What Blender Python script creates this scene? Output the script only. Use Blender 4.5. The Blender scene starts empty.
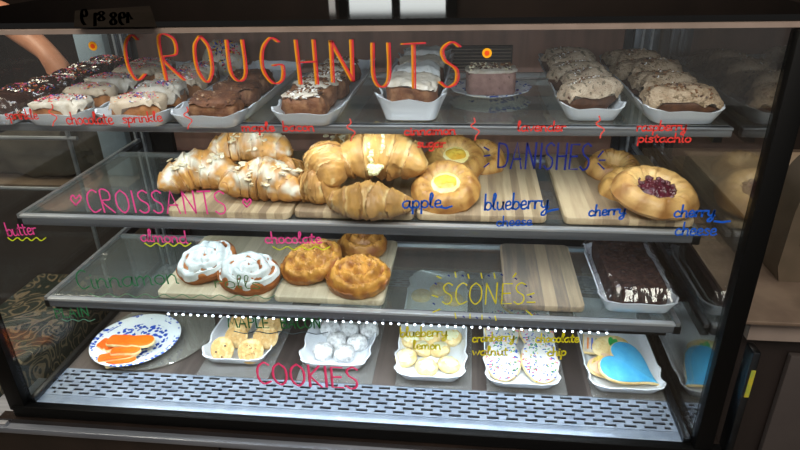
import bpy, bmesh, math, random
from mathutils import Vector, Matrix, noise
PI = math.pi
sc = bpy.context.scene
col = sc.collection
# ------------------------------------------------------------------ camera, world, light, exposure
FPX = 608.0
RM = Matrix(((0.99361818, -0.02565341, 0.10983997), (0.10992957, 0.43837186, -0.89204574), (-0.02526673, 0.89842752, 0.43839432)))
RM = Matrix([Vector(RM[0]).normalized(), Vector(RM[1]).normalized(), Vector(RM[2]).normalized()])
CAM = Vector((0.21755825, -0.80658342, 0.79154827))
cd = bpy.data.cameras.new('camera'); cam = bpy.data.objects.new('camera', cd); col.objects.link(cam)
cam.matrix_world = Matrix.Translation(CAM) @ RM.to_4x4()
cd.sensor_width = 36; cd.lens = FPX / 800 * 36; cd.clip_start = 0.01
sc.camera = cam
w = bpy.data.worlds.new('world'); sc.world = w; w.use_nodes = True
w.node_tree.nodes['Background'].inputs[0].default_value = (1.0, 0.95, 0.90, 1)
w.node_tree.nodes['Background'].inputs[1].default_value = 0.36
def area(name, loc, rot, sx, sy, power, colr):
    l = bpy.data.lights.new(name, 'AREA'); l.shape = 'RECTANGLE'; l.size = sx; l.size_y = sy; l.energy = power; l.color = colr
    o = bpy.data.objects.new(name, l); col.objects.link(o); o.location = loc; o.rotation_euler = rot
    return o
area('unseen_room_light', (0.3, -1.3, 1.85), (math.radians(38), 0, 0), 1.6, 0.8, 48, (1, .93, .84))
area('unseen_room_light', (0.2, 1.9, 1.85), (0, 0, 0), 1.6, 0.5, 16, (1, .9, .78))
area('unseen_room_light', (-1.6, .2, 1.7), (0, math.radians(-30), 0), .6, 0.6, 34, (1, .87, .7))  # lamp added out of view to brighten the arm and things at left
sc.view_settings.view_transform = 'Standard'; sc.view_settings.look = 'None'
sc.view_settings.gamma = 1; sc.view_settings.use_curve_mapping = False
sc.view_settings.exposure = 0.0
random.seed(7)

def ray(px, py): return RM @ Vector((px - 400, 225 - py, -FPX))
def at(px, py, z):
    d = ray(px, py); return CAM + d * ((z - CAM.z) / d.z)
def atY(px, py, y=0.0):
    d = ray(px, py); return CAM + d * ((y - CAM.y) / d.y)

# ------------------------------------------------------------------ materials
def lin(h):
    h = h.lstrip('#'); c = [int(h[i:i+2], 16) / 255 for i in (0, 2, 4)]
    return tuple((x / 12.92 if x <= .04045 else ((x + .055) / 1.055) ** 2.4) for x in c) + (1,)
MATS = {}
def newmat(name):
    m = bpy.data.materials.new(name); m.use_nodes = True
    nt = m.node_tree; return m, nt, nt.nodes['Principled BSDF'], nt.nodes.new, nt.links.new
def mat(name, c1, c2=None, scale=20, rough=.6, metal=0, bump=0, bscale=None, detail=4, stretch=(1, 1, 1), contrast=(.35, .65), spec=None, coat=0, c3=None):
    if name in MATS: return MATS[name]
    m, nt, p, N, K = newmat(name)
    p.inputs['Base Color'].default_value = lin(c1); p.inputs['Roughness'].default_value = rough; p.inputs['Metallic'].default_value = metal
    if spec is not None: p.inputs['Specular IOR Level'].default_value = spec
    p.inputs['Coat Weight'].default_value = coat
    if c2 or bump:
        tc = N('ShaderNodeTexCoord'); mp = N('ShaderNodeMapping'); mp.inputs['Scale'].default_value = stretch
        K(tc.outputs['Object'], mp.inputs[0])
        n = N('ShaderNodeTexNoise'); n.inputs['Scale'].default_value = scale; n.inputs['Detail'].default_value = detail
        K(mp.outputs[0], n.inputs['Vector'])
    if c2:
        r = N('ShaderNodeValToRGB'); e = r.color_ramp.elements
        e[0].position = contrast[0]; e[1].position = contrast[1]; e[0].color = lin(c1); e[1].color = lin(c2)
        if c3:
            x = e.new(min(.99, contrast[1] + .12)); x.color = lin(c3)
        K(n.outputs[0], r.inputs[0]); K(r.outputs[0], p.inputs['Base Color'])
    if bump:
        n2 = N('ShaderNodeTexNoise'); n2.inputs['Scale'].default_value = bscale or scale * 2; n2.inputs['Detail'].default_value = 3
        K(mp.outputs[0], n2.inputs['Vector'])
        b = N('ShaderNodeBump'); b.inputs['Strength'].default_value = bump; b.inputs['Distance'].default_value = .004
        K(n2.outputs[0], b.inputs['Height']); K(b.outputs[0], p.inputs['Normal'])
    MATS[name] = m; return m
def glassmat(name, tint, refl, ior=1.5, rough=.0):
    m, nt, p, N, K = newmat(name); nt.nodes.remove(p)
    out = nt.nodes['Material Output']
    t = N('ShaderNodeBsdfTransparent'); t.inputs[0].default_value = tint
    g = N('ShaderNodeBsdfGlossy'); g.inputs['Roughness'].default_value = rough
    lw = N('ShaderNodeLayerWeight'); lw.inputs['Blend'].default_value = .5
    pw = N('ShaderNodeMath'); pw.operation = 'POWER'; pw.inputs[1].default_value = 5; K(lw.outputs['Facing'], pw.inputs[0])
    f = N('ShaderNodeMath'); f.operation = 'MULTIPLY_ADD'; f.inputs[1].default_value = .96; f.inputs[2].default_value = .04; K(pw.outputs[0], f.inputs[0])
    a = N('ShaderNodeMath'); a.operation = 'MULTIPLY_ADD'; a.inputs[1].default_value = refl[0]; a.inputs[2].default_value = refl[1]; a.use_clamp = True
    K(f.outputs[0], a.inputs[0])
    x = N('ShaderNodeMixShader'); K(a.outputs[0], x.inputs[0]); K(t.outputs[0], x.inputs[1]); K(g.outputs[0], x.inputs[2]); K(x.outputs[0], out.inputs[0])
    MATS[name] = m; return m
def hazy(name, tint, dcol, dfac, refl, rough):
    m = glassmat(name, tint, refl, rough=rough); nt = m.node_tree; t = [n for n in nt.nodes if n.type == 'BSDF_TRANSPARENT'][0]; x = [n for n in nt.nodes if n.type == 'MIX_SHADER'][0]
    d = nt.nodes.new('ShaderNodeBsdfDiffuse'); d.inputs[0].default_value = dcol; y = nt.nodes.new('ShaderNodeMixShader'); y.inputs[0].default_value = dfac
    nt.links.new(t.outputs[0], y.inputs[1]); nt.links.new(d.outputs[0], y.inputs[2]); nt.links.new(y.outputs[0], x.inputs[1]); return m
def woodmat(name, cols, width, axis=0, grain=60, rough=.5, joint=None):
    """stripes of different wood along one axis, each with its own tone, plus grain"""
    m, nt, p, N, K = newmat(name)
    tc = N('ShaderNodeTexCoord'); sx = N('ShaderNodeSeparateXYZ'); K(tc.outputs['Object'], sx.inputs[0])
    d = N('ShaderNodeMath'); d.operation = 'DIVIDE'; d.inputs[1].default_value = width; K(sx.outputs[axis], d.inputs[0])
    fl = N('ShaderNodeMath'); fl.operation = 'FLOOR'; K(d.outputs[0], fl.inputs[0])
    wn = N('ShaderNodeTexWhiteNoise'); wn.noise_dimensions = '1D'; K(fl.outputs[0], wn.inputs['W'])
    mp = N('ShaderNodeMapping'); s = [1, 1, 1]; s[1 - axis] = .08; mp.inputs['Scale'].default_value = s; K(tc.outputs['Object'], mp.inputs[0])
    n = N('ShaderNodeTexNoise'); n.inputs['Scale'].default_value = grain * 3; n.inputs['Detail'].default_value = 5; K(mp.outputs[0], n.inputs['Vector'])
    ad = N('ShaderNodeMath'); ad.operation = 'MULTIPLY_ADD'; ad.inputs[1].default_value = .9; ad.inputs[2].default_value = -.45; K(n.outputs[0], ad.inputs[0])
    a2 = N('ShaderNodeMath'); a2.operation = 'ADD'; K(wn.outputs[0], a2.inputs[0]); K(ad.outputs[0], a2.inputs[1])
    r = N('ShaderNodeValToRGB'); e = r.color_ramp.elements
    e[0].color = lin(cols[0]); e[1].color = lin(cols[-1])
    for i, c in enumerate(cols[1:-1]):
        q = e.new((i + 1) / (len(cols) - 1)); q.color = lin(c)
    K(a2.outputs[0], r.inputs[0]); K(r.outputs[0], p.inputs['Base Color']); p.inputs['Roughness'].default_value = rough
    MATS[name] = m; return m
def emit(name, c, s):
    m, nt, p, N, K = newmat(name); p.inputs['Emission Color'].default_value = lin(c); p.inputs['Emission Strength'].default_value = s
    p.inputs['Base Color'].default_value = lin(c); MATS[name] = m; return m
def iced(name, bread, ice, scale, lo, hi, bump=.3, rough=.55, bread2=None):
    """bread tone with drifts of white sugar lying on it"""
    m, nt, p, N, K = newmat(name)
    tc = N('ShaderNodeTexCoord')
    n = N('ShaderNodeTexNoise'); n.inputs['Scale'].default_value = scale; n.inputs['Detail'].default_value = 5; K(tc.outputs['Object'], n.inputs['Vector'])
    r = N('ShaderNodeValToRGB'); r.color_ramp.elements[0].position = lo; r.color_ramp.elements[1].position = hi
    K(n.outputs[0], r.inputs[0])
    n2 = N('ShaderNodeTexNoise'); n2.inputs['Scale'].default_value = scale * .7; n2.inputs['Detail'].default_value = 3; K(tc.outputs['Object'], n2.inputs['Vector'])
    r2 = N('ShaderNodeValToRGB'); r2.color_ramp.elements[0].position = .38; r2.color_ramp.elements[1].position = .62
    r2.color_ramp.elements[0].color = lin(bread); r2.color_ramp.elements[1].color = lin(bread2 or bread); K(n2.outputs[0], r2.inputs[0])
    mx = N('ShaderNodeMix'); mx.data_type = 'RGBA'; K(r.outputs[0], mx.inputs[0]); K(r2.outputs[0], mx.inputs[6]); mx.inputs[7].default_value = lin(ice)
    K(mx.outputs[2], p.inputs['Base Color']); p.inputs['Roughness'].default_value = rough
    b = N('ShaderNodeBump'); b.inputs['Strength'].default_value = bump; b.inputs['Distance'].default_value = .004
    n3 = N('ShaderNodeTexNoise'); n3.inputs['Scale'].default_value = scale * 3; K(tc.outputs['Object'], n3.inputs['Vector'])
    K(n3.outputs[0], b.inputs['Height']); K(b.outputs[0], p.inputs['Normal'])
    MATS[name] = m; return m
def vcmat(name, rough=.6, bump=.3, bscale=90, coat=0, jitter=.25, jscale=70):
    """colour from a 'tone' attribute that the pastry's own shape sets (browner ridges, paler folds, painted shade in creases and beneath)"""
    m, nt, p, N, K = newmat(name)
    a = N('ShaderNodeAttribute'); a.attribute_name = 'tone'
    tc = N('ShaderNodeTexCoord'); n = N('ShaderNodeTexNoise'); n.inputs['Scale'].default_value = jscale; n.inputs['Detail'].default_value = 4; K(tc.outputs['Object'], n.inputs['Vector'])
    hsv = N('ShaderNodeHueSaturation'); ml = N('ShaderNodeMath'); ml.operation = 'MULTIPLY_ADD'; ml.inputs[1].default_value = jitter * 2; ml.inputs[2].default_value = 1 - jitter
    K(n.outputs[0], ml.inputs[0]); K(ml.outputs[0], hsv.inputs['Value']); K(a.outputs['Color'], hsv.inputs['Color']); K(hsv.outputs[0], p.inputs['Base Color'])
    b = N('ShaderNodeBump'); b.inputs['Strength'].default_value = bump; b.inputs['Distance'].default_value = .003
    n3 = N('ShaderNodeTexNoise'); n3.inputs['Scale'].default_value = bscale; K(tc.outputs['Object'], n3.inputs['Vector'])
    K(n3.outputs[0], b.inputs['Height']); K(b.outputs[0], p.inputs['Normal']); p.inputs['Roughness'].default_value = rough; p.inputs['Coat Weight'].default_value = coat
    MATS[name] = m; return m

M = MATS
glassmat('front_glass', (.95, .965, .96, 1), (1.0, 0), rough=0.0)
glassmat('side_glass', (.88, .90, .88, 1), (1.2, .12), rough=0.01)
glassmat('side_glass_clear', (.92, .94, .92, 1), (.7, .0), rough=0.01)
hazy('shelf_glass', (.88, .93, .92, 1), (.5, .53, .52, 1), .08, (1.0, .03), .03)
glassmat('wrap', (.95, .95, .97, 1), (1.6, .06), rough=0.08)
hazy('clear_plate', (.85, .87, .85, 1), (.45, .44, .40, 1), .25, (1.2, .04), .05)
mat('black', '#030303', rough=.55, spec=.15)
mat('black_gloss', '#010101', rough=.06, spec=.35)
mat('steel', '#b9bdc4', '#a0a5ac', scale=8, rough=.3, metal=.75, stretch=(1, 12, 12))
mat('rail_steel', '#80858e', '#666b74', scale=5, rough=.25, metal=.45, stretch=(1, 14, 14))
mat('highlight_steel', '#e4e8ee', '#c6ccd4', scale=6, rough=.25, metal=.55, stretch=(1, 8, 8))
mat('steel_dark', '#4c4f53', '#3a3d40', scale=8, rough=.35, metal=1)
mat('perf', '#98a4b4', '#8693a6', scale=30, rough=.35, metal=.35)
mat('edge_trim', '#84746a', '#74665c', scale=20, rough=.4, spec=.5)
mat('porcelain', '#e2e8ef', '#d5dce4', scale=6, rough=.18, coat=.4)
woodmat('board', ['#8e7a62', '#b09a7c', '#c6b291', '#9f8a6c'], .014, 0, 40, .5)
woodmat('board_small', ['#77716a', '#a2907c', '#b7a68c', '#8c8070'], .022, 0, 40, .5)
woodmat('board_pale', ['#b3ab93', '#c7bfa6', '#d4cbb0', '#a89d84'], .03, 0, 40, .5)
woodmat('deck_wood', ['#383230', '#4b4441', '#5c5450', '#423b39'], .09, 0, 30, .28)
woodmat('back_wood', ['#5e4034', '#7c5646', '#8a6250', '#684a3c'], .16, 2, 12, .45)
mat('wall_paint', '#2a211c', '#3a2d26', scale=2, rough=.8)
mat('floor_mat', '#54493f', '#63574b', scale=3, rough=.5)
mat('panel_gloss', '#191412', '#241c18', scale=3, rough=.22, stretch=(3, 1, .3))
emit('led', '#e6efff', 9).cycles.emission_sampling = 'NONE'
emit('led_soft', '#e6efff', 3)
emit('daylight', '#dfe8ea', 1.1)

# ------------------------------------------------------------------ mesh helpers
def obj(name, bm, m, parent=None, smooth=True, loc=None):
    bmesh.ops.recalc_face_normals(bm, faces=bm.faces)
    me = bpy.data.meshes.new(name); bm.to_mesh(me); bm.free()
    ms = m if isinstance(m, (list, tuple)) else [m]
    for x in ms: me.materials.append(MATS[x] if isinstance(x, str) else x)
    if smooth:
        for p in me.polygons: p.use_smooth = True
        try: me.set_sharp_from_angle(angle=math.radians(40))
        except Exception: pass
    o = bpy.data.objects.new(name, me); col.objects.link(o)
    if parent: o.parent = parent
    if loc is not None: o.location = loc
    return o
def tag(o, label, cat=None, group=None, kind=None):
    if label: o['label'] = label
    if cat: o['category'] = cat
    if group: o['group'] = group
    if kind: o['kind'] = kind
    return o
def thing(name, label, cat, loc=(0, 0, 0), rz=0, group=None):
    o = bpy.data.objects.new(name, None); o.empty_display_size = .02; col.objects.link(o)
    o.location = loc; o.rotation_euler = (0, 0, rz); return tag(o, label, cat, group)
def dup(root, loc, label=None, rot=None, scale=None, group=None):
    r = root.copy(); col.objects.link(r); r.location = loc
    if rot is not None: r.rotation_euler = rot
    if scale is not None: r.scale = (scale,) * 3 if isinstance(scale, (int, float)) else scale
    if label: r['label'] = label
    if group: r['group'] = group
    for ch in list(root.children):
        c = ch.copy(); col.objects.link(c); c.parent = r
        for g in list(ch.children):
            d = g.copy(); col.objects.link(d); d.parent = c
    return r
def box(bm, x0, x1, y0, y1, z0, z1, mi=0, bev=0):
    r = bmesh.ops.create_cube(bm, size=1)
    vs = r['verts']
    for v in vs: v.co = Vector(((x0 + x1) / 2 + v.co.x * (x1 - x0), (y0 + y1) / 2 + v.co.y * (y1 - y0), (z0 + z1) / 2 + v.co.z * (z1 - z0)))
    fs = set(f for v in vs for f in v.link_faces)
    for f in fs: f.material_index = mi
    if bev:
        es = list(set(e for v in vs for e in v.link_edges))
        bmesh.ops.bevel(bm, geom=es, offset=bev, segments=2, affect='EDGES', profile=.5)
def bx(name, x0, x1, y0, y1, z0, z1, m, parent=None, bev=0, origin=False):
    bm = bmesh.new()
    if origin: cx, cy = (x0 + x1) / 2, (y0 + y1) / 2; box(bm, x0 - cx, x1 - cx, y0 - cy, y1 - cy, 0, z1 - z0, 0, bev); return obj(name, bm, m, parent, True, (cx, cy, z0))
    box(bm, x0, x1, y0, y1, z0, z1, 0, bev); return obj(name, bm, m, parent)
def tube(bm, pts, r, seg=8, mi=0):
    pts = [Vector(p) for p in pts]; rings = []
    for i, p in enumerate(pts):
        t = (pts[min(i + 1, len(pts) - 1)] - pts[max(i - 1, 0)]).normalized()
        a = t.cross(Vector((0, 0, 1)));
        if a.length < 1e-4: a = t.cross(Vector((1, 0, 0)))
        a.normalize(); b = t.cross(a); rr = r[i] if isinstance(r, (list, tuple)) else r
        rings.append([bm.verts.new(p + (a * math.cos(2*PI*k/seg) + b * math.sin(2*PI*k/seg)) * rr) for k in range(seg)])
    for i in range(len(rings) - 1):
        for k in range(seg):
            f = bm.faces.new((rings[i][k], rings[i][(k+1) % seg], rings[i+1][(k+1) % seg], rings[i+1][k])); f.material_index = mi
    bm.faces.new(rings[0][::-1]).material_index = mi; bm.faces.new(rings[-1]).material_index = mi
def bridge(bm, rings, mi=0, close=True):
    for i in range(len(rings) - 1):
        n = len(rings[i])
        for k in range(n if close else n - 1):
            f = bm.faces.new((rings[i][k], rings[i][(k+1) % n], rings[i+1][(k+1) % n], rings[i+1][k])); f.material_index = mi
def cap(bm, ring, mi=0):
    f = bm.faces.new(ring); f.material_index = mi
def nz(x, y, z, s=1.0): return noise.noise(Vector((x, y, z)) * s)
def se(t, e):
    c = math.cos(t); return math.copysign(abs(c) ** e, c)
def sn(t, e):
    c = math.sin(t); return math.copysign(abs(c) ** e, c)
def settone(bm, fn):
    cs = [fn(v) for v in bm.verts]
    lay = bm.verts.layers.float_color.new('tone')
    for v, c in zip(bm.verts, cs): v[lay] = (c[0], c[1], c[2], 1)
def mix(a, b, t):
    t = max(0, min(1, t)); return tuple(a[i] * (1 - t) + b[i] * t for i in range(3))

# rectangular porcelain tray with a wavy rim. origin at the middle of its base
def tray_bm(wx, ly, h=.022, wave=.0022, flare=.010, pleat=0):
    bm = bmesh.new(); n = 160
    def ring(ax, ay, z, wv, e=.22):
        vs = []
        for k in range(n):
            t = 2*PI*k/n
            # walk by angle of a superellipse
            x, y = ax * se(t, e), ay * sn(t, e)
            s = math.atan2(y / ay, x / ax)
            ph = (y / .012 if abs(x) / ax > abs(y) / ay else x / .012) * 1.55
            q = wv * math.sin(ph)
            l = math.hypot(x, y)
            vs.append(bm.verts.new((x + (q if abs(x)/ax > abs(y)/ay else 0) * (1 if x > 0 else -1), y + (q if abs(x)/ax <= abs(y)/ay else 0) * (1 if y > 0 else -1), z + abs(wv) * .9 * math.sin(ph + .6) + (wv > 0) * .004 * (abs(x)/ax * abs(y)/ay) ** 4)))
        return vs
    a, b = wx / 2, ly / 2; k = flare
    R = [ring(a - k - .004, b - k - .004, 0, 0), ring(a - k, b - k, .002, 0), ring(a - k * .45, b - k * .45, h * .55, wave * .3),
         ring(a, b, h - .001, wave), ring(a + .001, b + .001, h + .0012, wave), ring(a - .002, b - .002, h + .001, wave),
         ring(a - k * .45 - .003, b - k * .45 - .003, h * .55, wave * .3), ring(a - k - .003, b - k - .003, .0055, 0), ring(a - k - .012, b - k - .012, .0042, 0)]
    bridge(bm, R); cap(bm, R[0][::-1]); cap(bm, R[-1]); return bm
def tray(x0, x1, y0, y1, z, label, group, h=.022, wave=.0022, rz=0):
    t = obj('serving_tray', tray_bm(x1 - x0, y1 - y0, h, wave), 'porcelain', None, True, ((x0 + x1)/2, (y0 + y1)/2, z))
    t.rotation_euler.z = rz
    return tag(t, label, 'tray', group)

# rounded lump: superellipsoid with a flat base at z=0
def lump(bm, a, b, c, e1=.7, e2=.6, nu=40, nv=14, amp=.0, fs=40, seed=0, phi0=-PI/2, mi=0, edge=None, off=0, zc=None, twist=0):
    zc = c if zc is None else zc
    rings = []
    for j in range(nv + 1):
        ring = []
        for i in range(nu):
            t = 2*PI*i/nu
            lo = phi0 if edge is None else edge(t)
            p = lo + (PI/2 - .02 - lo) * j / nv
            x = (a + off) * se(t, e2) * math.cos(p) ** e1 if math.cos(p) > 0 else 0
            y = (b + off) * sn(t, e2) * math.cos(p) ** e1 if math.cos(p) > 0 else 0
            z = (c + off) * sn(p, e1)
            d = 1 + amp * nz(x + seed, y + seed * 2, z, fs) + amp * .55 * nz(x + seed, y - seed, z, fs * 2.7) + amp * .3 * nz(x - seed, y, z + seed, fs * 6)
            x, y, z = x * d, y * d, z * d
            ring.append(bm.verts.new((x, y, max(z + zc, 0))))
        rings.append(ring)
    bridge(bm, rings, mi)
    cap(bm, rings[0][::-1], mi); cap(bm, rings[-1], mi)
    return rings
def lump_top(a, b, c, e1, e2, x, y):
    """approximate height of the lump's surface above its centre"""
    u = (abs(x / a) ** (2 / e2) + abs(y / b) ** (2 / e2)) ** (e2 / 2)
    if u >= 1: return None
    ph = math.acos(min(1, u ** (1 / e1))); return c * math.sin(ph) ** e1
def sprinkles(parent, a, b, c, e1, e2, zc, n, mats, size=.0035, r=.85, label='sprinkles', seed=0, off=.003, flat=False):
    rd = random.Random(seed); bm = bmesh.new()
    for i in range(n):
        for _ in range(9):
            x, y = rd.uniform(-a, a) * r, rd.uniform(-b, b) * r
            z = lump_top(a, b, c, e1, e2, x, y)
            if z is not None: break
        else: continue
        s = size * rd.uniform(.7, 1.2); ang = rd.uniform(0, PI)
        q = bmesh.ops.create_cube(bm, size=1)
        mtx = Matrix.Translation((x, y, z + zc + off)) @ Matrix.Rotation(ang, 4, 'Z') @ Matrix.Rotation(rd.uniform(-.6, .6), 4, 'Y') @ Matrix.Diagonal((s, s * (.42 if not flat else .8), s * .35, 1))
        bmesh.ops.transform(bm, matrix=mtx, verts=q['verts'])
        k = rd.randrange(len(mats))
        for v in q['verts']:
            for f in v.link_faces: f.material_index = k
    o = obj(label, bm, mats, parent, False); o['kind'] = 'stuff'; return o

# disc of pastry described by a height and radius function; closed underneath
def disc(bm, rfun, zfun, nr=22, nt=72, under=.55, mi=0, h0=0):
    c = bm.verts.new((0, 0, zfun(0, 0))); rings = []
    for j in range(1, nr + 1):
        u = j / nr; R = []
        for k in range(nt):
            t = 2*PI*k/nt; r = rfun(t) * u; R.append(bm.verts.new((r * math.cos(t), r * math.sin(t), zfun(u, t))))
        rings.append(R)
    for k in range(nt): bm.faces.new((c, rings[0][k], rings[0][(k+1) % nt])).material_index = mi
    bridge(bm, rings, mi)
    low = []
    for (s, zz) in ((.97, .35), (.86, .06), (.6, 0)):
        R = []
        for k in range(nt):
            v = rings[-1][k].co; R.append(bm.verts.new((v.x * s, v.y * s, h0 + (v.z - h0) * zz)))
        low.append(R)
    bridge(bm, [rings[-1]] + low, mi); cap(bm, low[-1], mi)

# ------------------------------------------------------------------ the room
def struct(name, x0, x1, y0, y1, z0, z1, m):
    o = bx(name, x0, x1, y0, y1, z0, z1, m); o['kind'] = 'structure'; return o
ZF = -.75
struct('floor', -3, 3, -5, 3.2, ZF - .05, ZF, 'floor_mat')
struct('wall_back', -3, 3, 3.2, 3.3, ZF, 2, 'wall_paint')
struct('wall_left', -3.1, -3, -2.2, 3.3, ZF, 2, 'wall_paint')
struct('wall_right', 3, 3.1, -2.2, 3.3, ZF, 2, 'wall_paint')
struct('ceiling', -3.1, 3.1, -.9, 3.3, 2, 2.1, 'wall_paint')
# window with daylight behind three panes in the far wall (seen mirrored in the black case top)
bm = bmesh.new()
box(bm, -.62, .12, 3.16, 3.2, .30, 1.10, 0)
o = obj('window_1', bm, 'black', None, False); o['kind'] = 'structure'
for x0, x1 in ((-.55, -.285), (-.23, .05)):
    bx('pane', x0, x1, 3.15, 3.165, .36, 1.055, 'daylight', o)
bx('pane', -.70 + .02, -.64, 3.15, 3.165, .90, 1.05, 'steel', o)

# ------------------------------------------------------------------ the display case
HT = .679
case = thing('display_case', 'large glass-fronted bakery display case with black frame and three glass shelves', 'display case', (0, 0, 0))
def part(name, x0, x1, y0, y1, z0, z1, m, parent=case, bev=0): return bx(name, x0, x1, y0, y1, z0, z1, m, parent, bev)
front = part('front_glass', -.602, .602, 0, .006, .004, HT - .006, 'front_glass')
part('glass_edge_trim', -.64, .64, -.001, .007, HT - .006, HT, 'edge_trim')
part('top_panel', -.605, .66, .008, .57, HT - .004, HT + .008, 'black_gloss')
for s, n in ((-1, 'left'), (1, 'right')):
    part('side_glass', min(s * .602, s * .608), max(s * .602, s * .608), .008, .56, .002, HT - .006, 'side_glass' if s > 0 else 'side_glass_clear')
    a, b = sorted((s * .603, s * (.632 if s > 0 else .636)))
    part('corner_post', a, b, -.012, .012, -.012, HT - .008, 'black', bev=.002)
    a, b = sorted((s * .55, s * .60))
    p = part('rear_post', a, b, .53, .56, .0, HT - .006, 'steel_dark', bev=.002)
    for q in (.012, .03): a, b = sorted((s * (.55 + q), s * (.555 + q))); part('rail', a, b, .522, .53, 0, HT - .01, 'steel', p)
    part('lower_side_rail', min(s*.588, s*.601), max(s*.588, s*.601), .0, .53, -.002, .010, 'steel_dark', bev=.002)
# back: two sliding doors of brown laminate with a louvre
part('back_panel', -.55, .55, .556, .57, 0, HT - .006, 'back_wood')
for k, z in enumerate((.075, .135, .25, .30, .42, .475)):
    part('door_rail', -.55, .55, .548, .556, z, z + (.012 if k % 2 else .03), 'steel_dark' if k != 5 else 'steel')
bm = bmesh.new(); box(bm, .17, .305, .550, .556, .505, .560, 0)
for k in range(7): box(bm, .173, .302, .545, .551, .509 + k * .0072, .5112 + k * .0072, 1)
mat('grille_dark', '#2c241f', rough=.7); mat('grille_slat', '#7a6c62', rough=.5)
obj('louvre_grille', bm, ['grille_dark', 'grille_slat'], case, False)
# dark frame strips at the ends of the back
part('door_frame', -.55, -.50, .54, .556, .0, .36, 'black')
part('door_frame', .535, .552, .545, .556, .0, HT - .01, 'steel_dark')
# deck
part('deck_panel', -.60, .60, .097, .50, -.014, -.001, 'deck_wood')
part('deck_well', -.60, .60, .0, .55, -.05, -.03, 'black')
def perf(y0, rows, pitch, slot, sw, name):
    bm = bmesh.new(); n = 35; L = 1.19; px = L / n; y1 = y0 + rows * pitch + (pitch - slot); t0, t1 = -.0025, 0
    for j in range(rows + 1): box(bm, -.6, .6, y0 + j * pitch, y0 + j * pitch + pitch - slot, t0, t1)
    for j in range(rows):
        ya = y0 + j * pitch + pitch - slot; off = px / 2 if j % 2 else 0
        x = -.6; xs = []
        for i in range(n + 1):
            c = -.595 + i * px + off; a, b = c - px * .5 + sw / 2, c + px * .5 - sw / 2
            web0, web1 = c - sw / 2 * 0 - (px - sw) / 2, c + (px - sw) / 2
            box(bm, max(-.6, web0), min(.6, web1), ya - .0001, ya + slot + .0001, t0, t1)
            if web1 > .6: break
        box(bm, -.6, -.574, ya, ya + slot, t0, t1); box(bm, .578, .6, ya, ya + slot, t0, t1)
    return obj(name, bm, 'perf', case, False), y1
perf(.024, 7, .0103, .0058, .0215, 'perforated_vent')
perf(.462, 7, .0105, .0050, .0215, 'perforated_vent')
part('front_gutter', -.602, .602, .002, .0245, -.012, -.0005, 'perf', bev=.002)
# body under the glass
part('gasket', -.63, .65, -.014, .004, -.026, -.0005, 'black', bev=.003)
part('bumper_strip', -.66, .67, -.020, .0, -.036, -.026, 'panel_gloss')
bm = bmesh.new(); box(bm, -.70, .69, -.034, .0, -.049, -.036, 0, .002)
obj('steel_ledge', bm, 'rail_steel', case)
part('base_panel', -.69, .675, -.018, .57, ZF, -.049, 'panel_gloss')
for x in (-.23, .27): part('panel_seam', x, x + .003, -.0195, -.0175, ZF + .1, -.06, 'black')
part('lower_left_trim', -.70, -.64, -.03, .1, -.045, -.030, 'steel')

# shelves with rails and led strips
SH = [(.520, .095, .47), (.350, .095, .43), (.176, .095, .36)]
def shelf(z, y0, y1, k):
    e = .596 if k == 0 else .572
    s = part('shelf', -e, e, y0 + .008, y1, z - .007, z, 'shelf_glass')
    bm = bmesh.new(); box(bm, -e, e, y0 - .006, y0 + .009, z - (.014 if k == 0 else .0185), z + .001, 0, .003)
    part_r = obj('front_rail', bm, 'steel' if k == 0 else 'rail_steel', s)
    bm = bmesh.new(); box(bm, -e, e, y0 - .0078, y0 + .004, z - .0035, z + (.001 if k == 0 else .0022), 0, .0015); obj('highlight_lip', bm, 'steel' if k == 0 else 'highlight_steel', s)  # brighter lip paints the highlight line along the lower shelf rails
    bx('rear_rail', -.574, .574, y1 - .002, y1 + .006, z - .010, z - .001, 'steel', s)
    for sg in (-1, 1):
        a, b = sorted((sg * .572, sg * .586)); bx('bracket', a, b, y0, .53, z - .024, z - .0075, 'steel_dark', s, .002)
        a, b = sorted((sg * .575, sg * .583)); bx('bracket_lip', a, b, y0, .53, z - .0075, z - (.0072 if k == 0 else -.0005), 'steel', s)
    if k == 2: led_strip(s, y0 - .003, z - .019, 1.9, 0, True)
    else: led_strip(s, y0 + .022, z - .009, (1.1, 1.1)[k], 40)
    return s
def led_strip(parent, y, z, power, tilt, dots=False):
    bm = bmesh.new(); box(bm, -.56, .56, y - .002, y + .010, z - .004, z + .002, 0)
    for i in range(56 if dots else 0):
        x = -.335 + i * .0145; box(bm, x - .0016, x + .0016, y - .0034, y + .006, z - .0052, z - .0026, 1)
    obj('led_strip', bm, ['steel_dark', 'led'], parent, False)
    l = bpy.data.lights.new('led_light', 'AREA'); l.shape = 'RECTANGLE'; l.size = 1.08; l.size_y = .012; l.energy = power; l.color = (.84, .92, 1.0); l.spread = math.radians(150)
    o = bpy.data.objects.new('led_light', l); col.objects.link(o); o.parent = parent; o.location = (0, y + .004, z - .009); o.rotation_euler = (math.radians(tilt), 0, 0)
for k, (z, y0, y1) in enumerate(SH): shelf(z, y0, y1, k)
tp = part('light_housing', -.56, .56, .02, .04, HT - .009, HT - .005, 'steel_dark')
led_strip(tp, .026, HT - .006, .9, 42)

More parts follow.
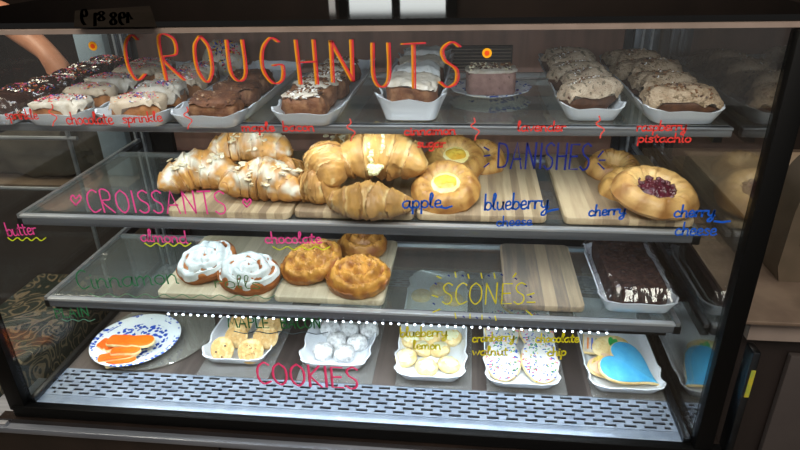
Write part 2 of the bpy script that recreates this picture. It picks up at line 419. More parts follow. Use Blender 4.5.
# ------------------------------------------------------------------ marker lettering on the front glass
G = {
'a': (6, ['5,4.6 3,5 1,3.8 .6,1.6 2,0 4,1 5,4.4', '5,4.8 4.9,1 6,0']), 'b': (5.5, ['.8,10 .6,0', '.7,2.6 2.4,4.8 4.6,3.8 4.6,1.2 2.6,0 .7,.8']),
'c': (5, ['4.4,4 2.6,5 .9,3.6 .8,1.2 2.6,0 4.8,.8']), 'd': (6, ['5,4 3,5 1,3.6 .7,1.4 2.2,0 4.2,.8 5,3', '5.2,10 5,1 6,0']),
'e': (5, ['.9,2.3 4,3 3.6,4.8 1.8,4.8 .7,2.6 1.2,.5 3,0 5,1']), 'g': (5.4, ['4.6,4.4 2.6,5 .9,3.8 .9,1.4 2.4,.4 4.5,2', '4.7,4.8 4.6,-2.4 2.6,-4.2 .8,-3']), 'h': (5.6, ['.8,10 .8,0', '.8,2.8 2.6,4.9 4.2,4 4.4,0 5.2,.3']),
'i': (2.6, ['1,4.8 1,.6 2.2,0', '1.1,6.8 1.2,7.1']), 'l': (3, ['.6,2 2.4,8.6 1.4,10 .8,7 1,.8 2.6,.3']), 'k': (5, ['.8,10 .7,0', '4.2,4.8 1,2.4 4.4,0']),
'm': (8, ['.6,4.8 .7,0', '.7,3 2.4,4.9 3.6,3.6 3.6,0', '3.7,3 5.4,4.9 6.7,3.6 6.7,.5 7.6,0']), 'n': (5.6, ['.6,4.8 .7,0', '.7,3 2.6,4.9 4.2,3.6 4.3,.5 5.2,0']),
'o': (5.2, ['2.7,5 .9,3.8 .7,1.3 2.6,0 4.4,1.3 4.3,3.9 2.7,5']), 'p': (5.4, ['.8,4.8 .6,-4.2', '.8,3 2.6,5 4.6,3.6 4.4,1 2.6,0 .8,1']),
'r': (4.4, ['.7,4.8 .8,0', '.8,2.8 2,4.6 4,4.6']), 's': (4.4, ['3.8,4.4 2,5 .9,3.8 3.4,1.8 3,.2 .6,.4']), 't': (4, ['1.8,8 1.6,1 3.4,.2', '.2,5.4 3.6,5.6']),
'u': (5.6, ['.7,4.8 .8,1 2.4,0 4.2,1.4 4.6,4.8', '4.6,4.8 4.6,.8 5.4,0']), 'v': (5, ['.5,4.8 2.4,0 4.6,4.9']), 'w': (7, ['.5,4.8 1.8,.2 3.4,4 4.8,.2 6.6,4.9']),
'y': (5.4, ['.7,4.8 .9,1.6 2.6,.6 4.4,2 4.8,4.8', '4.8,4.8 4.4,-2.6 2.4,-4.4 1.2,-3 5.6,1']), 'x': (4, ['.5,5 4,0', '4,5 .5,0']),
'A': (7, ['.4,0 3.2,10 5.8,0', '1.4,3.6 5.4,3.8']), 'B': (6, ['.8,10 .8,0', '.8,9.8 4,9.4 4.2,6.4 .9,5.2 4.8,4.4 4.6,.6 .8,.1']),
'C': (6, ['5.4,9 3.6,10 1.2,7.6 .8,3 2.6,0 5.6,1.4']), 'D': (7, ['1,9.6 1,.3', '1,9.6 4.6,8.8 5.8,5 4.6,1 1,.3']), 'E': (5.6, ['5,9.6 1,9.6 .9,.2 5,.3', '1,5 4.4,5.2']),
'G': (7, ['5.6,9.2 3.6,10 1.2,7.4 .8,3 3,0 5.6,.8 6,4 3.6,4']), 'H': (6.6, ['1,10 1.2,0', '5.4,10 5.4,0', '1.1,5 5.4,5.2']), 'I': (2.6, ['1.3,9.8 1.3,.2']),
'K': (6, ['1,10 1,0', '5,9.8 1.2,5 5.4,0']), 'L': (5, ['1,10 .9,.4 4.8,.2']), 'M': (8, ['.6,0 1.4,9.6 3.8,3 6,9.8 7.2,0']), 'N': (7, ['.9,0 1.1,9.8', '1.1,9.8 5.4,.2', '5.4,.2 5.6,10']),
'O': (6.8, ['3.4,10 1.2,7.8 .9,3 3.2,0 5.6,2.6 5.6,7.6 3.4,10']), 'P': (5.4, ['.9,10 .9,0', '.9,9.8 4.4,9 4.4,5.8 .9,4.8']), 'R': (6.2, ['.9,0 1,9.8 4.4,9.4 4.4,6 1,5 5.4,0']),
'S': (5.8, ['5,9 3.2,10 1.2,8.4 1.8,6 4.4,4 4.4,1.2 2.4,0 .6,1.2']), 'T': (6, ['.4,9.8 5.6,10', '3,9.8 3,0']), 'U': (6.6, ['1,10 .9,2.4 3,0 5.2,2.2 5.4,10']),
'1': (4, ['1,8 2.4,10 2.4,0']), '4': (6, ['4.2,0 4.2,10 .8,3.4 5.6,3.4']), '8': (6, ['3,5.4 1,7.8 3,10 5,7.8 3,5.4 .8,2.4 3,0 5.2,2.4 3,5.4']), '9': (6, ['5,7 3,5 1,7 2.6,10 5,8.4 4.8,3 2.4,0']),
' ': (4, []),
}
def smooth_pts(p, sharp=False):
    if len(p) < 3 or sharp: return p
    out = []
    for i in range(len(p) - 1):
        p0, p1, p2, p3 = p[max(i-1, 0)], p[i], p[i+1], p[min(i+2, len(p)-1)]
        for k in range(5):
            t = k / 5; out.append(tuple(.5 * ((2*p1[j]) + (-p0[j]+p2[j])*t + (2*p0[j]-5*p1[j]+4*p2[j]-p3[j])*t*t + (-p0[j]+3*p1[j]-3*p2[j]+p3[j])*t**3) for j in (0, 1)))
    out.append(p[-1]); return out
SHARP = set('AEHIKLMNTvwx4')
def ribbon(bm, pts, wd, mi=0, y0=-.0002, th=.0007):
    """flat marker stroke lying on the outside of the glass; pts are (X, Z) in metres"""
    P = [Vector((a, 0, b)) for a, b in pts]; L = []
    for i, p in enumerate(P):
        t = P[min(i+1, len(P)-1)] - P[max(i-1, 0)]
        if t.length < 1e-7: t = Vector((1, 0, 0))
        t.normalize(); n = Vector((-t.z, 0, t.x)) * (wd / 2) * (1 + .18 * math.sin(i * 1.7))
        if i == 0: p = p - t * wd * .3
        if i == len(P) - 1: p = p + t * wd * .3
        L.append([bm.verts.new(p + n + Vector((0, y0, 0))), bm.verts.new(p - n + Vector((0, y0, 0))), bm.verts.new(p - n + Vector((0, y0 - th, 0))), bm.verts.new(p + n + Vector((0, y0 - th, 0)))])
    bridge(bm, L, mi); cap(bm, L[0][::-1], mi); cap(bm, L[-1], mi)
def gl(px, py): v = atY(px, py, 0); return (v.x, v.z)
def strokes(text):
    x = 0; out = []
    for ch in text:
        wd, st = G[ch]
        for s in st:
            p = [tuple(float(q) for q in a.split(',')) for a in s.split()]
            out.append([(a + x, b) for a, b in smooth_pts(p, ch in SHARP)])
        x += wd
    return out, x
INK = {}
def ink(c):
    n = 'ink_' + c
    if n not in MATS: mat(n, c, rough=.6, spec=.2)
    return n
def write(text, p0, p1, h, c, wd, multi=None, lab=None, slant=0.0, extra=()):
    """text along the baseline p0..p1 (photo pixels carried to the glass plane), capital height h px"""
    st, W = strokes(text); A = Vector(gl(*p0)); B = Vector(gl(*p1)); ux = (B - A) / W
    up = Vector(gl(p0[0], p0[1] - h)) - A; uy = Vector((0, up.y)) / 10
    bm = bmesh.new(); cs = multi or [(c, 0)]
    for j, (cc, dx) in enumerate(cs):
        for s in st:
            pts = [tuple(A + ux * (a + slant * b) + uy * b + Vector((dx, 0))) for a, b in s]
            ribbon(bm, pts, wd, j, y0=-.0002 - .0004 * j, th=.0005)
    for s in extra: ribbon(bm, [gl(*q) for q in s], wd, 0)
    o = obj('marker_lettering', bm, [ink(cc) for cc, _ in cs], front, False)
    if lab: o['label'] = lab
    return o
def squiggle(name, pts, c, wd, lab=None, smoothit=True):
    bm = bmesh.new(); p = smooth_pts(pts) if smoothit else pts
    ribbon(bm, [gl(*q) for q in p], wd); o = obj(name, bm, ink(c), front, False)
    if lab: o['label'] = lab
    return o
RED, PINK, BLUE, NAVY, GREEN, YEL, LIME = '#d23a34', '#e04a94', '#1450b4', '#1c2878', '#1f5a2e', '#c8c020', '#bccc20'
# CROUGHNUTS, letter by letter along a slightly bowed line
for ch, x0, x1, yt, yb in [('C', 129, 148, 35, 80), ('R', 163, 188, 36, 80), ('O', 197, 218, 36, 82), ('U', 229, 252, 40, 81), ('G', 262, 288, 38, 83), ('H', 296, 322, 40, 84),
                           ('N', 329, 360, 40, 82), ('U', 371, 394, 43, 87), ('T', 402, 426, 43, 88), ('S', 437, 462, 42, 87)]:
    write(ch, (x0, yb), (x1, yb), yb - yt, None, .0017, multi=[('#c8901c', -.0020), ('#cc5a20', -.0002), ('#bc2c3c', .0022)], lab='red, orange and yellow letter ' + ch)
for x, y in ((93, 46), (487, 53)):
    bm = bmesh.new()
    for j, (r, cc) in enumerate(((.0062, 0), (.0032, 1))):
        X, Z = gl(x, y); R = [bm.verts.new((X + r*math.cos(2*PI*k/20), -.0008 - .0004*j, Z + r*math.sin(2*PI*k/20))) for k in range(20)]
        R2 = [bm.verts.new((v.co.x, -.0002, v.co.z)) for v in R]; bridge(bm, [R2, R], cc); cap(bm, R, cc); cap(bm, R2[::-1], cc)
    obj('marker_dot', bm, [ink('#f0a81c'), ink('#e2501c')], front, False)
write('sprinkle', (6, 119), (39, 119), 10, RED, .0016)
write('chocolate', (67, 124), (114, 124), 12, RED, .0019)
write('sprinkle', (123, 123), (163, 121), 10, RED, .0018)
write('maple', (242, 131), (275, 131), 9, RED, .0022); write('bacon', (283, 131), (315, 131), 10, RED, .0018)
write('cinnamon', (404, 135), (456, 134), 9, RED, .0022); write('sugar', (417, 147), (446, 147), 9, RED, .0022)
write('lavender', (517, 131), (566, 131), 10, RED, .0019)
write('raspberry', (636, 131), (686, 130), 10, RED, .0018); write('pistachio', (637, 142), (691, 142), 9, RED, .0018)
for sx, sy in ((52, 104), (187, 107), (350, 119), (474, 118), (599, 116)):
    squiggle('marker_squiggle', [(sx, sy), (sx + 1, sy + 4), (sx - 3, sy + 8), (sx + 5, sy + 13), (sx + 2, sy + 18), (sx + 1, sy + 22)], '#e0524a', .0016, 'thin red squiggle dividing two flavours')
write('CROISSANTS', (89, 212), (229, 214), 22, PINK, .0023)
for hx, hy, s in ((76, 200, 5), (247, 203, 4)):
    squiggle('marker_heart', [(hx, hy + s), (hx - s, hy - 1), (hx - s * .6, hy - s), (hx, hy - s * .3), (hx + s * .7, hy - s), (hx + s, hy - 1), (hx, hy + s)], PINK, .0022, 'small pink heart')
write('butter', (8, 236), (38, 234), 13, PINK, .0018); write('almond', (141, 241), (188, 243), 12, PINK, .0020); write('chocolate', (265, 243), (322, 243), 11, PINK, .0022)
def wave(x0, x1, y, a, n, c, wd, dy=0):
    squiggle('marker_underline', [(x0 + (x1-x0)*k/(n*2), y + dy*k/(n*2) + (a if k % 2 else -a)) for k in range(n*2+1)], c, wd, 'wavy underline')
wave(8, 46, 239, 1.5, 4, LIME, .0016); wave(145, 191, 244.5, 1.6, 4, LIME, .0018); wave(273, 330, 248, 1.6, 4, LIME, .0016)
write('DANISHES', (496, 168), (590, 170), 26, NAVY, .0024)
for a in (((484, 147), (489, 150)), ((484, 156), (490, 155)), ((484, 167), (489, 163)), ((598, 157), (603, 151)), ((599, 160), (605, 160)), ((598, 163), (604, 169))):
    squiggle('marker_dash', list(a), NAVY, .0018)
write('apple', (402, 208), (442, 207), 14, BLUE, .0027, extra=[[(440, 207), (446, 208), (452, 206)]])
write('blueberry', (484, 210), (548, 208), 16, BLUE, .0026, extra=[[(546, 212), (552, 210), (558, 209)]]); write('cheese', (496, 226), (532, 225), 10, BLUE, .0019)
write('cherry', (588, 216), (625, 214), 11, BLUE, .0026); write('cherry', (673, 217), (714, 216), 12, BLUE, .0026, extra=[[(714, 221), (722, 222), (730, 221)]]); write('cheese', (674, 235), (716, 235), 13, BLUE, .0022)
write('Cinnamon', (78, 289), (180, 283), 18, '#2c7048', .0021); write('rolls', (214, 287), (262, 289), 13, '#4a7044', .0015)
wave(90, 275, 295, 1.7, 10, '#5a8466', .0013, 2)
write('PLAIN', (56, 318), (91, 316), 9, '#2c7048', .0018); wave(62, 95, 320, 1.0, 3, '#5a8a76', .0012)
write('MAPLE', (228, 327), (270, 328), 10, GREEN, .0022); write('BACON', (281, 328), (322, 328), 10, GREEN, .0022); wave(234, 328, 332, 1.1, 4, '#3c4a50', .0013, 1)
write('COOKIES', (257, 383), (360, 389), 21, '#ea2a66', .0029, multi=[('#c81848', 0), ('#f04a80', .0014)])
write('SCONES', (441, 304), (526, 304), 21, YEL, .0020)
for a in (((437, 276), (441, 278)), ((455, 272), (456, 277)), ((468, 274), (469, 278)), ((481, 273), (482, 278)), ((494, 273), (495, 278)), ((433, 312), (440, 309)), ((455, 313), (456, 318)),
          ((470, 314), (470, 318)), ((482, 315), (482, 319)), ((495, 316), (496, 320)), ((527, 295), (534, 293)), ((527, 302), (535, 302)), ((432, 295), (438, 297)), ((513, 277), (516, 273)), ((526, 310), (532, 315))):
    squiggle('marker_dash', list(a), YEL, .0018)
for x, y in ((448, 275), (462, 275), (488, 275), (501, 274), (515, 278), (525, 285), (530, 296), (463, 316), (476, 317), (489, 317), (435, 283), (433, 303)):
    squiggle('marker_dot', [(x, y), (x + 1.6, y + 1)], NAVY, .0018)
write('blueberry', (400, 337), (447, 336), 10, YEL, .0023); write('lemon', (413, 349), (441, 349), 9, YEL, .0023)
write('cranberry', (472, 342), (514, 340), 9, YEL, .0023); write('walnut', (472, 355), (508, 355), 9, YEL, .0023)
write('chocolate', (535, 342), (579, 342), 9, YEL, .0023); write('chip', (547, 356), (566, 355), 9, YEL, .0023)

# ------------------------------------------------------------------ food materials
vcmat('pastry', rough=.5, bump=.35, bscale=110, coat=.12)
vcmat('pastry_dull', rough=.7, bump=.5, bscale=80)
mat('bread', '#a86f3c', '#8a5428', scale=60, rough=.7, bump=.4)
mat('bread_dark', '#5e3a22', '#472a18', scale=60, rough=.7, bump=.4)
iced('cocoa_dust', '#6e4328', '#c9a98a', 90, .60, .72, .5, .75, '#55301a')
iced('brown_body', '#7a4c2c', '#8f6544', 60, .5, .7, .5, .75, '#5e361e')
mat('white_icing', '#cfc6b8', '#b5a895', scale=60, rough=.45, bump=.5, coat=.1)
mat('bright_icing', '#cfd1d0', '#c4c4c0', scale=40, rough=.5, bump=.2)
mat('cream_icing', '#c9b69e', '#b09a80', scale=40, rough=.45, bump=.35)
iced('seeded_icing', '#c0ac94', '#6e604c', 150, .58, .63, .8, .6, '#a8927a')
iced('pistachio_icing', '#b8a084', '#7a6448', 120, .56, .62, .9, .6, '#9c8264')
mat('choc_icing', '#2a1813', '#3a231b', scale=60, rough=.2, bump=.3, coat=.5)
iced('sugar_dust', '#e4e6e2', '#f4f6f6', 120, .4, .6, .7, .9, '#c8c6be')
for n, c in (('sp_white', '#f2f0ec'), ('sp_pink', '#e05a8a'), ('sp_blue', '#2c4eb0'), ('sp_red', '#c62a30'), ('sp_green', '#2c8a4a'), ('sp_yellow', '#e8c43a'), ('sp_brown', '#4a2a1a'), ('sp_orange', '#e08030'), ('nut', '#7a5230'), ('almond', '#e2d8b8')):
    mat(n, c, rough=.5)
MIXED = ['sp_pink', 'sp_blue', 'sp_red', 'sp_white', 'sp_brown', 'sp_orange']
def flow(n): return (Vector(lin(n)[:3]))
def lc(h): return tuple(lin(h)[:3])

# frosted block (a slice of filled croissant doughnut): body > icing > sprinkles
def croughnut(a, b, c, body, icing, seed, sp=None, cover=.25, e1=.55, e2=.55, sp_n=90, name='croughnut', tiltdrip=.25, off=.0028, nsize=.0036):
    bm = bmesh.new()
    lump(bm, a, b, c, e1, e2, 44, 14, .16, 45, seed)
    r = obj(name, bm, body)
    bm = bmesh.new()
    rd = random.Random(seed); ph = [rd.uniform(0, 6) for _ in range(3)]
    def edge(t): return cover + tiltdrip * (.5 * math.sin(3*t + ph[0]) + .35 * math.sin(7*t + ph[1]) + .2 * math.sin(12*t + ph[2]))
    lump(bm, a, b, c, e1, e2, 56, 10, .16, 45, seed, edge=edge, off=off, zc=c)
    ic = obj('icing', bm, icing, r)
    if sp: sprinkles(r, a, b, c, e1, e2, c, sp_n, sp, nsize, .95, seed=seed, off=off)
    return r
PROTO = []
def place(o, label, cat, loc, rot=(0, 0, 0), group=None, scale=None):
    o.location = loc; o.rotation_euler = rot
    if scale: o.scale = (scale,) * 3 if isinstance(scale, (int, float)) else scale
    return tag(o, label, cat, group)
R_ = math.radians
Z1, Z2, Z3 = SH[0][0] + .001, SH[1][0] + .001, SH[2][0] + .001
TB = .0045      # thickness of a tray's bottom

# ------------------------------------------------------------------ top shelf
gt = 'white wavy-edged trays on the top shelf'
TX = [(-.594, -.503), (-.496, -.379), (-.373, -.249), (-.246, -.127), (-.090, .020), (.071, .178), (.354, .451), (.474, .588)]
TY = [.058, .058, .056, .054, .070, .100, .106, .092]
TL = ['white wavy tray of dark chocolate pastries at the far left of the top shelf', 'white wavy tray of white-iced sprinkled pastries behind the red word chocolate', 'white wavy tray of sprinkled pastries behind the second red word sprinkle',
      'white wavy tray of cocoa-dusted brown pastries on the top shelf', 'white wavy tray of maple bacon pastries in a single row on the top shelf', 'white wavy tray with ruffled sides holding white-glazed loaves below the letters U and T',
      'white wavy tray of five tan seeded pastries right of the cake plate', 'white wavy tray of tan drizzled pastries at the right end of the top shelf']
for i, (x0, x1) in enumerate(TX): tray(x0, x1, TY[i], TY[i] + .425, Z1, TL[i], gt, h=.034 if i == 5 else .021, wave=.0045 if i == 5 else .0022)
def row(i, n, protos, labs, group, y0=.085, y1=.40, rz=None, cat='pastry', dx=0, jit=.006, tilt=0, sc_=1, zoff=0):
    """n pastries one behind another down tray i"""
    rd = random.Random(i * 11 + n); cx = (TX[i][0] + TX[i][1]) / 2 + dx
    for k in range(n):
        y = TY[i] - .045 + y0 + (y1 - y0) * k / max(1, n - 1)
        loc = (cx + rd.uniform(-jit, jit), y, Z1 + TB + zoff); rot = (R_(rd.uniform(-3, 3) + tilt), R_(rd.uniform(-4, 4)), R_((rz or 0) + rd.uniform(-9, 9)))
        s = sc_ * rd.uniform(.95, 1.05); p = protos[k % len(protos)]
        if not p.get('used'): o = place(p, labs[k], cat, loc, rot, group, s); o['used'] = 1
        else: o = dup(p, loc, labs[k], rot, (s, s, s), group)
def NB(n, what, front, back):
    ords = ['front', 'second', 'third', 'fourth', 'fifth', 'sixth', 'seventh']
    return [(front if k == 0 else back if k == n - 1 else '%s, %s from the glass' % (what.rstrip(','), ords[k])) for k in range(n)]
# far-left tray: dark chocolate
A1 = croughnut(.042, .026, .015, 'bread', 'choc_icing', 1, MIXED, .1, sp_n=150); A2 = croughnut(.041, .026, .015, 'bread_dark', 'choc_icing', 2, MIXED, .05, sp_n=150)
A0 = croughnut(.048, .030, .020, 'bread', 'choc_icing', 3, None, -.1, e1=.8)
row(0, 1, [A0], ['plain dark chocolate glazed pastry at the front left corner of the top shelf'], 'dark chocolate pastries in the far-left tray', y0=.085)
row(0, 5, [A1, A2], ['dark chocolate sprinkled pastry just behind the plain chocolate one', 'dark chocolate sprinkled pastry, second behind the plain chocolate one', 'dark chocolate sprinkled pastry in the middle of the far-left tray',
                     'dark chocolate sprinkled pastry, last but one in the far-left tray', 'dark chocolate sprinkled pastry at the back of the far-left tray'], 'dark chocolate pastries in the far-left tray', y0=.150, y1=.41, zoff=.006, dx=.004)
B1 = croughnut(.043, .026, .017, 'bread', 'white_icing', 4, MIXED + ['sp_brown'], .05, sp_n=170, nsize=.0042); B2 = croughnut(.041, .026, .018, 'bread', 'cream_icing', 5, MIXED, .1, sp_n=150)
row(1, 5, [B1, B2], NB(5, 'sprinkled pastry in the tray behind the word chocolate,', 'white-iced sprinkled pastry at the front, above the red word chocolate', 'white-iced sprinkled pastry at the back of the tray behind the word chocolate'), 'white-iced pastries above the word chocolate')
C1 = croughnut(.041, .027, .020, 'bread', 'cream_icing', 6, MIXED, .1, sp_n=150); C2 = croughnut(.040, .028, .020, 'bread', 'white_icing', 7, MIXED, .0, sp_n=120)
row(2, 4, [C1, C2], NB(4, 'cream-iced pastry in the tray behind the word sprinkle,', 'cream-iced sprinkled pastry at the front, above the second red word sprinkle', 'cream-iced sprinkled pastry low in front of the upright round one'), 'cream-iced pastries above the second word sprinkle', y1=.32)
C3 = croughnut(.040, .036, .024, 'bread', 'white_icing', 8, ['sp_blue', 'sp_red', 'sp_brown', 'sp_yellow', 'sp_pink'], -.2, e1=.9, e2=.95, sp_n=150, nsize=.005)
place(C3, 'round white-iced pastry with many coloured sprinkles, standing up behind the letter U', 'pastry', (-.292, .445, Z1 + .022), (R_(48), R_(8), 0), None)
D1 = croughnut(.038, .033, .018, 'brown_body', 'cocoa_dust', 9, ['nut', 'sp_brown'], .45, sp_n=60); D2 = croughnut(.036, .031, .018, 'brown_body', 'cocoa_dust', 10, ['nut', 'sp_brown'], .4, sp_n=60)
row(3, 3, [D1, D2], ['cocoa-dusted brown pastry at the front of its tray, under the letter U', 'cocoa-dusted brown pastry, middle one of three in its tray', 'cocoa-dusted brown pastry, rearmost of three in its tray'], 'cocoa-dusted pastries', y0=.095, y1=.262, dx=.004)
E1 = croughnut(.034, .026, .020, 'brown_body', 'white_icing', 11, ['nut', 'sp_brown', 'nut', 'sp_white'], .72, tiltdrip=.15, sp_n=170, nsize=.0055); E2 = croughnut(.033, .026, .021, 'brown_body', 'white_icing', 12, ['nut', 'sp_brown', 'nut'], .5, sp_n=170, nsize=.0055)
row(4, 5, [E1, E2], NB(5, 'brown pastry with bacon crumbs in the maple bacon row,', 'brown pastry with bacon crumbs at the front, above the red word bacon', 'brown pastry with bacon crumbs at the back of the maple bacon row'), 'maple bacon pastries', y0=.09, y1=.34, cat='pastry')
# brown loaves with a white glaze in the ruffled tray
F1 = croughnut(.040, .032, .024, 'brown_body', 'white_icing', 31, None, .38, tiltdrip=.2); F2 = croughnut(.038, .032, .026, 'brown_body', 'bright_icing', 32, None, .0, tiltdrip=.2)
row(5, 4, [F1, F2], ['brown loaf with white glaze at the front, behind the letters U and T', 'white-glazed loaf in the ruffled tray, second from the glass', 'white-glazed loaf in the ruffled tray, third from the glass', 'white-glazed loaf at the back of the ruffled tray'],
    'white-glazed loaves in the ruffled tray', y0=.105, y1=.35, zoff=.004, jit=.002)
G1 = croughnut(.043, .024, .024, 'bread_dark', 'seeded_icing', 13, ['nut', 'sp_brown', 'nut', 'sp_white'], .12, e1=.8, sp_n=130, nsize=.0034); G2 = croughnut(.040, .025, .026, 'bread_dark', 'seeded_icing', 14, ['nut', 'sp_brown', 'nut', 'sp_white'], .2, e1=.8, sp_n=130, nsize=.0034)
row(6, 5, [G1, G2], NB(5, 'tan seeded pastry, in the tray right of the cake,', 'tan seeded pastry with its brown end showing at the front of its tray', 'tan seeded pastry at the back of the tray right of the cake'), 'tan seeded pastries', y0=.098, y1=.355, rz=16)
H1 = croughnut(.048, .022, .021, 'bread_dark', 'pistachio_icing', 15, ['nut', 'sp_brown', 'nut'], .0, e1=.8, sp_n=110, nsize=.0045); H2 = croughnut(.036, .021, .026, 'bread_dark', 'pistachio_icing', 16, ['nut', 'sp_brown', 'nut', 'sp_white'], .1, e1=.85, sp_n=110, nsize=.0045)
row(7, 7, [H1, H2], NB(7, 'tan drizzled pastry in the rightmost tray,', 'long tan drizzled pastry at the front of the rightmost tray', 'tan drizzled pastry at the back of the rightmost tray'), 'tan drizzled pastries in the rightmost tray', y0=.090, y1=.385, rz=-6, dx=-.004)

# cake slice on a blue-white plate
def plate_mat(name, rad):
    m, nt, p, N, K = newmat(name)
    tc = N('ShaderNodeTexCoord'); ln = N('ShaderNodeVectorMath'); ln.operation = 'LENGTH'
    mp = N('ShaderNodeMapping'); mp.inputs['Scale'].default_value = (1 / rad, 1 / rad, 0); K(tc.outputs['Object'], mp.inputs[0]); K(mp.outputs[0], ln.inputs[0])
    r = N('ShaderNodeValToRGB'); r.color_ramp.interpolation = 'CONSTANT'; e = r.color_ramp.elements
    e[0].color = (0, 0, 0, 1); e[1].position = .97; e[1].color = (1, 1, 1, 1)
    for q, v in ((.12, 1), (.70, 0), (.84, .9), (.87, 0), (.89, 1), (.96, .6)):
        x = e.new(q); x.color = (v, v, v, 1)
    K(ln.outputs['Value'], r.inputs[0])
    vo = N('ShaderNodeTexVoronoi'); vo.inputs['Scale'].default_value = 115; K(tc.outputs['Object'], vo.inputs['Vector'])
    n = N('ShaderNodeTexNoise'); n.inputs['Scale'].default_value = 24; n.inputs['Detail'].default_value = 1; K(tc.outputs['Object'], n.inputs['Vector'])
    gt_ = N('ShaderNodeMath'); gt_.operation = 'GREATER_THAN'; gt_.inputs[1].default_value = .47; K(n.outputs[0], gt_.inputs[0])
    lt = N('ShaderNodeMath'); lt.operation = 'LESS_THAN'; lt.inputs[1].default_value = .5; K(vo.outputs['Distance'], lt.inputs[0])
    mu = N('ShaderNodeMath'); mu.operation = 'MULTIPLY'; K(gt_.outputs[0], mu.inputs[0]); K(lt.outputs[0], mu.inputs[1])
    m2 = N('ShaderNodeMath'); m2.operation = 'MULTIPLY'; K(mu.outputs[0], m2.inputs[0]); K(r.outputs[0], m2.inputs[1])
    mx = N('ShaderNodeMix'); mx.data_type = 'RGBA'; K(m2.outputs[0], mx.inputs[0]); mx.inputs[6].default_value = lin('#dfe8f0'); mx.inputs[7].default_value = lin('#2a50b4')
    K(mx.outputs[2], p.inputs['Base Color']); p.inputs['Roughness'].default_value = .15; p.inputs['Coat Weight'].default_value = .5; MATS[name] = m
def lathe(name, prof, m, parent=None, loc=None, n=72, scallop=0, k=12):
    bm = bmesh.new(); R = []
    for (r, z) in prof:
        R.append([bm.verts.new((r * (1 + scallop * math.cos(k * 2*PI*i/n) * (r / prof[len(prof)//2][0]) ** 3) * math.cos(2*PI*i/n), r * (1 + scallop * math.cos(k * 2*PI*i/n)) * math.sin(2*PI*i/n), z)) for i in range(n)])
    bridge(bm, R); cap(bm, R[0][::-1]); cap(bm, R[-1]); return obj(name, bm, m, parent, True, loc)
plate_mat('plate_small', .072); plate_mat('plate_big', .092)
pl = lathe('scalloped_plate', [(.038, 0), (.042, .0), (.060, .007), (.0715, .012), (.072, .013), (.070, .0135), (.058, .009), (.040, .004), (.01, .004)], 'plate_small', None, (.252, .235, Z1), scallop=.02)
pl.location.y = .288
tag(pl, 'small blue and white scalloped plate under a slice of pink cake', 'plate')
def cake():
    bm = bmesh.new(); n = 60; R = []
    for j, z in enumerate([0, .002, .012, .024, .034, .037]):
        s = (.97, 1, 1.0, 1.0, .99, .95)[j]
        R.append([bm.verts.new(((.043 * se(2*PI*i/n, .45) * s) * (1 + .03 * nz(i * .35, j, 0)), (.030 * sn(2*PI*i/n, .45) * s) * (1 + .04 * nz(i * .35, j, 3)), z + .0015 * nz(i * .5, j, 9))) for i in range(n)])
    bridge(bm, R); cap(bm, R[0][::-1]); cap(bm, R[-1]); r = obj('cake_slice', bm, 'cake_body')
    bm = bmesh.new(); R = []
    for (s, z) in ((.95, .0368), (1.0, .0375), (1.01, .041), (.9, .0435), (.5, .0445)):
        R.append([bm.verts.new((.043 * se(2*PI*i/n, .45) * s * (1 + .05 * math.sin(i * .9)), .030 * sn(2*PI*i/n, .45) * s * (1 + .05 * math.sin(i * 1.3)), z)) for i in range(n)])
    bridge(bm, R); cap(bm, R[0][::-1]); cap(bm, R[-1]); obj('cream_layer', bm, 'white_icing', r)
    sprinkles(r, .043, .030, .0445, .2, .45, 0, 90, ['nut', 'sp_brown', 'almond'], .006, .85, 'nut_crumbs', 4, .001)
    return r
iced('cake_body', '#8d6a60', '#3e221a', 130, .66, .70, .3, .7, '#a07c70')
place(cake(), 'pink-brown cake slice with cream and nut crumbs on a small blue plate', 'cake', (.252, .288, Z1 + .0045), (0, 0, R_(4)))

# ------------------------------------------------------------------ cutting boards
def board(x0, x1, y0, y1, z, label, m='board', th=.013, grp='wooden boards in the case'):
    cx, cy = (x0 + x1)/2, (y0 + y1)/2; bm = bmesh.new()
    box(bm, x0 - cx, x1 - cx, y0 - cy, y1 - cy, 0, th)
    ve = [e for e in bm.edges if abs(e.verts[0].co.z - e.verts[1].co.z) > .005]
    bmesh.ops.bevel(bm, geom=ve, offset=.012, segments=5, affect='EDGES', profile=.5)
    te = [e for e in bm.edges if all(abs(f.normal.z) > .9 or True for f in e.link_faces) and abs(e.verts[0].co.z - e.verts[1].co.z) < 1e-5]
    bmesh.ops.bevel(bm, geom=te, offset=.003, segments=2, affect='EDGES', profile=.5)
    o = obj('cutting_board', bm, m, None, True, (cx, cy, z)); return tag(o, label, 'cutting board', grp)
BT = .013; ZB2 = Z2 + BT; ZB3 = Z3 + BT
board(-.302, -.082, .097, .418, Z2, 'wooden board under the sugared almond croissants', 'board')
board(-.078, .026, .106, .418, Z2, 'wooden board under the plain round croissants, left of the dark split')
board(.029, .128, .106, .418, Z2, 'wooden board under the large filled croissants')
board(.132, .347, .108, .418, Z2, 'striped wooden board behind the blue words blueberry cheese, right half empty')
board(.374, .578, .106, .418, Z2, 'striped wooden board under the cherry danish')
board(-.360, -.141, .104, .343, Z3, 'pale wooden board under two white-iced cinnamon rolls', 'board_pale')
board(-.135, .071, .107, .343, Z3, 'pale wooden board under three caramel rolls', 'board_pale')
board(.287, .427, .112, .345, Z3, 'empty wooden board behind the yellow word SCONES', 'board_small')

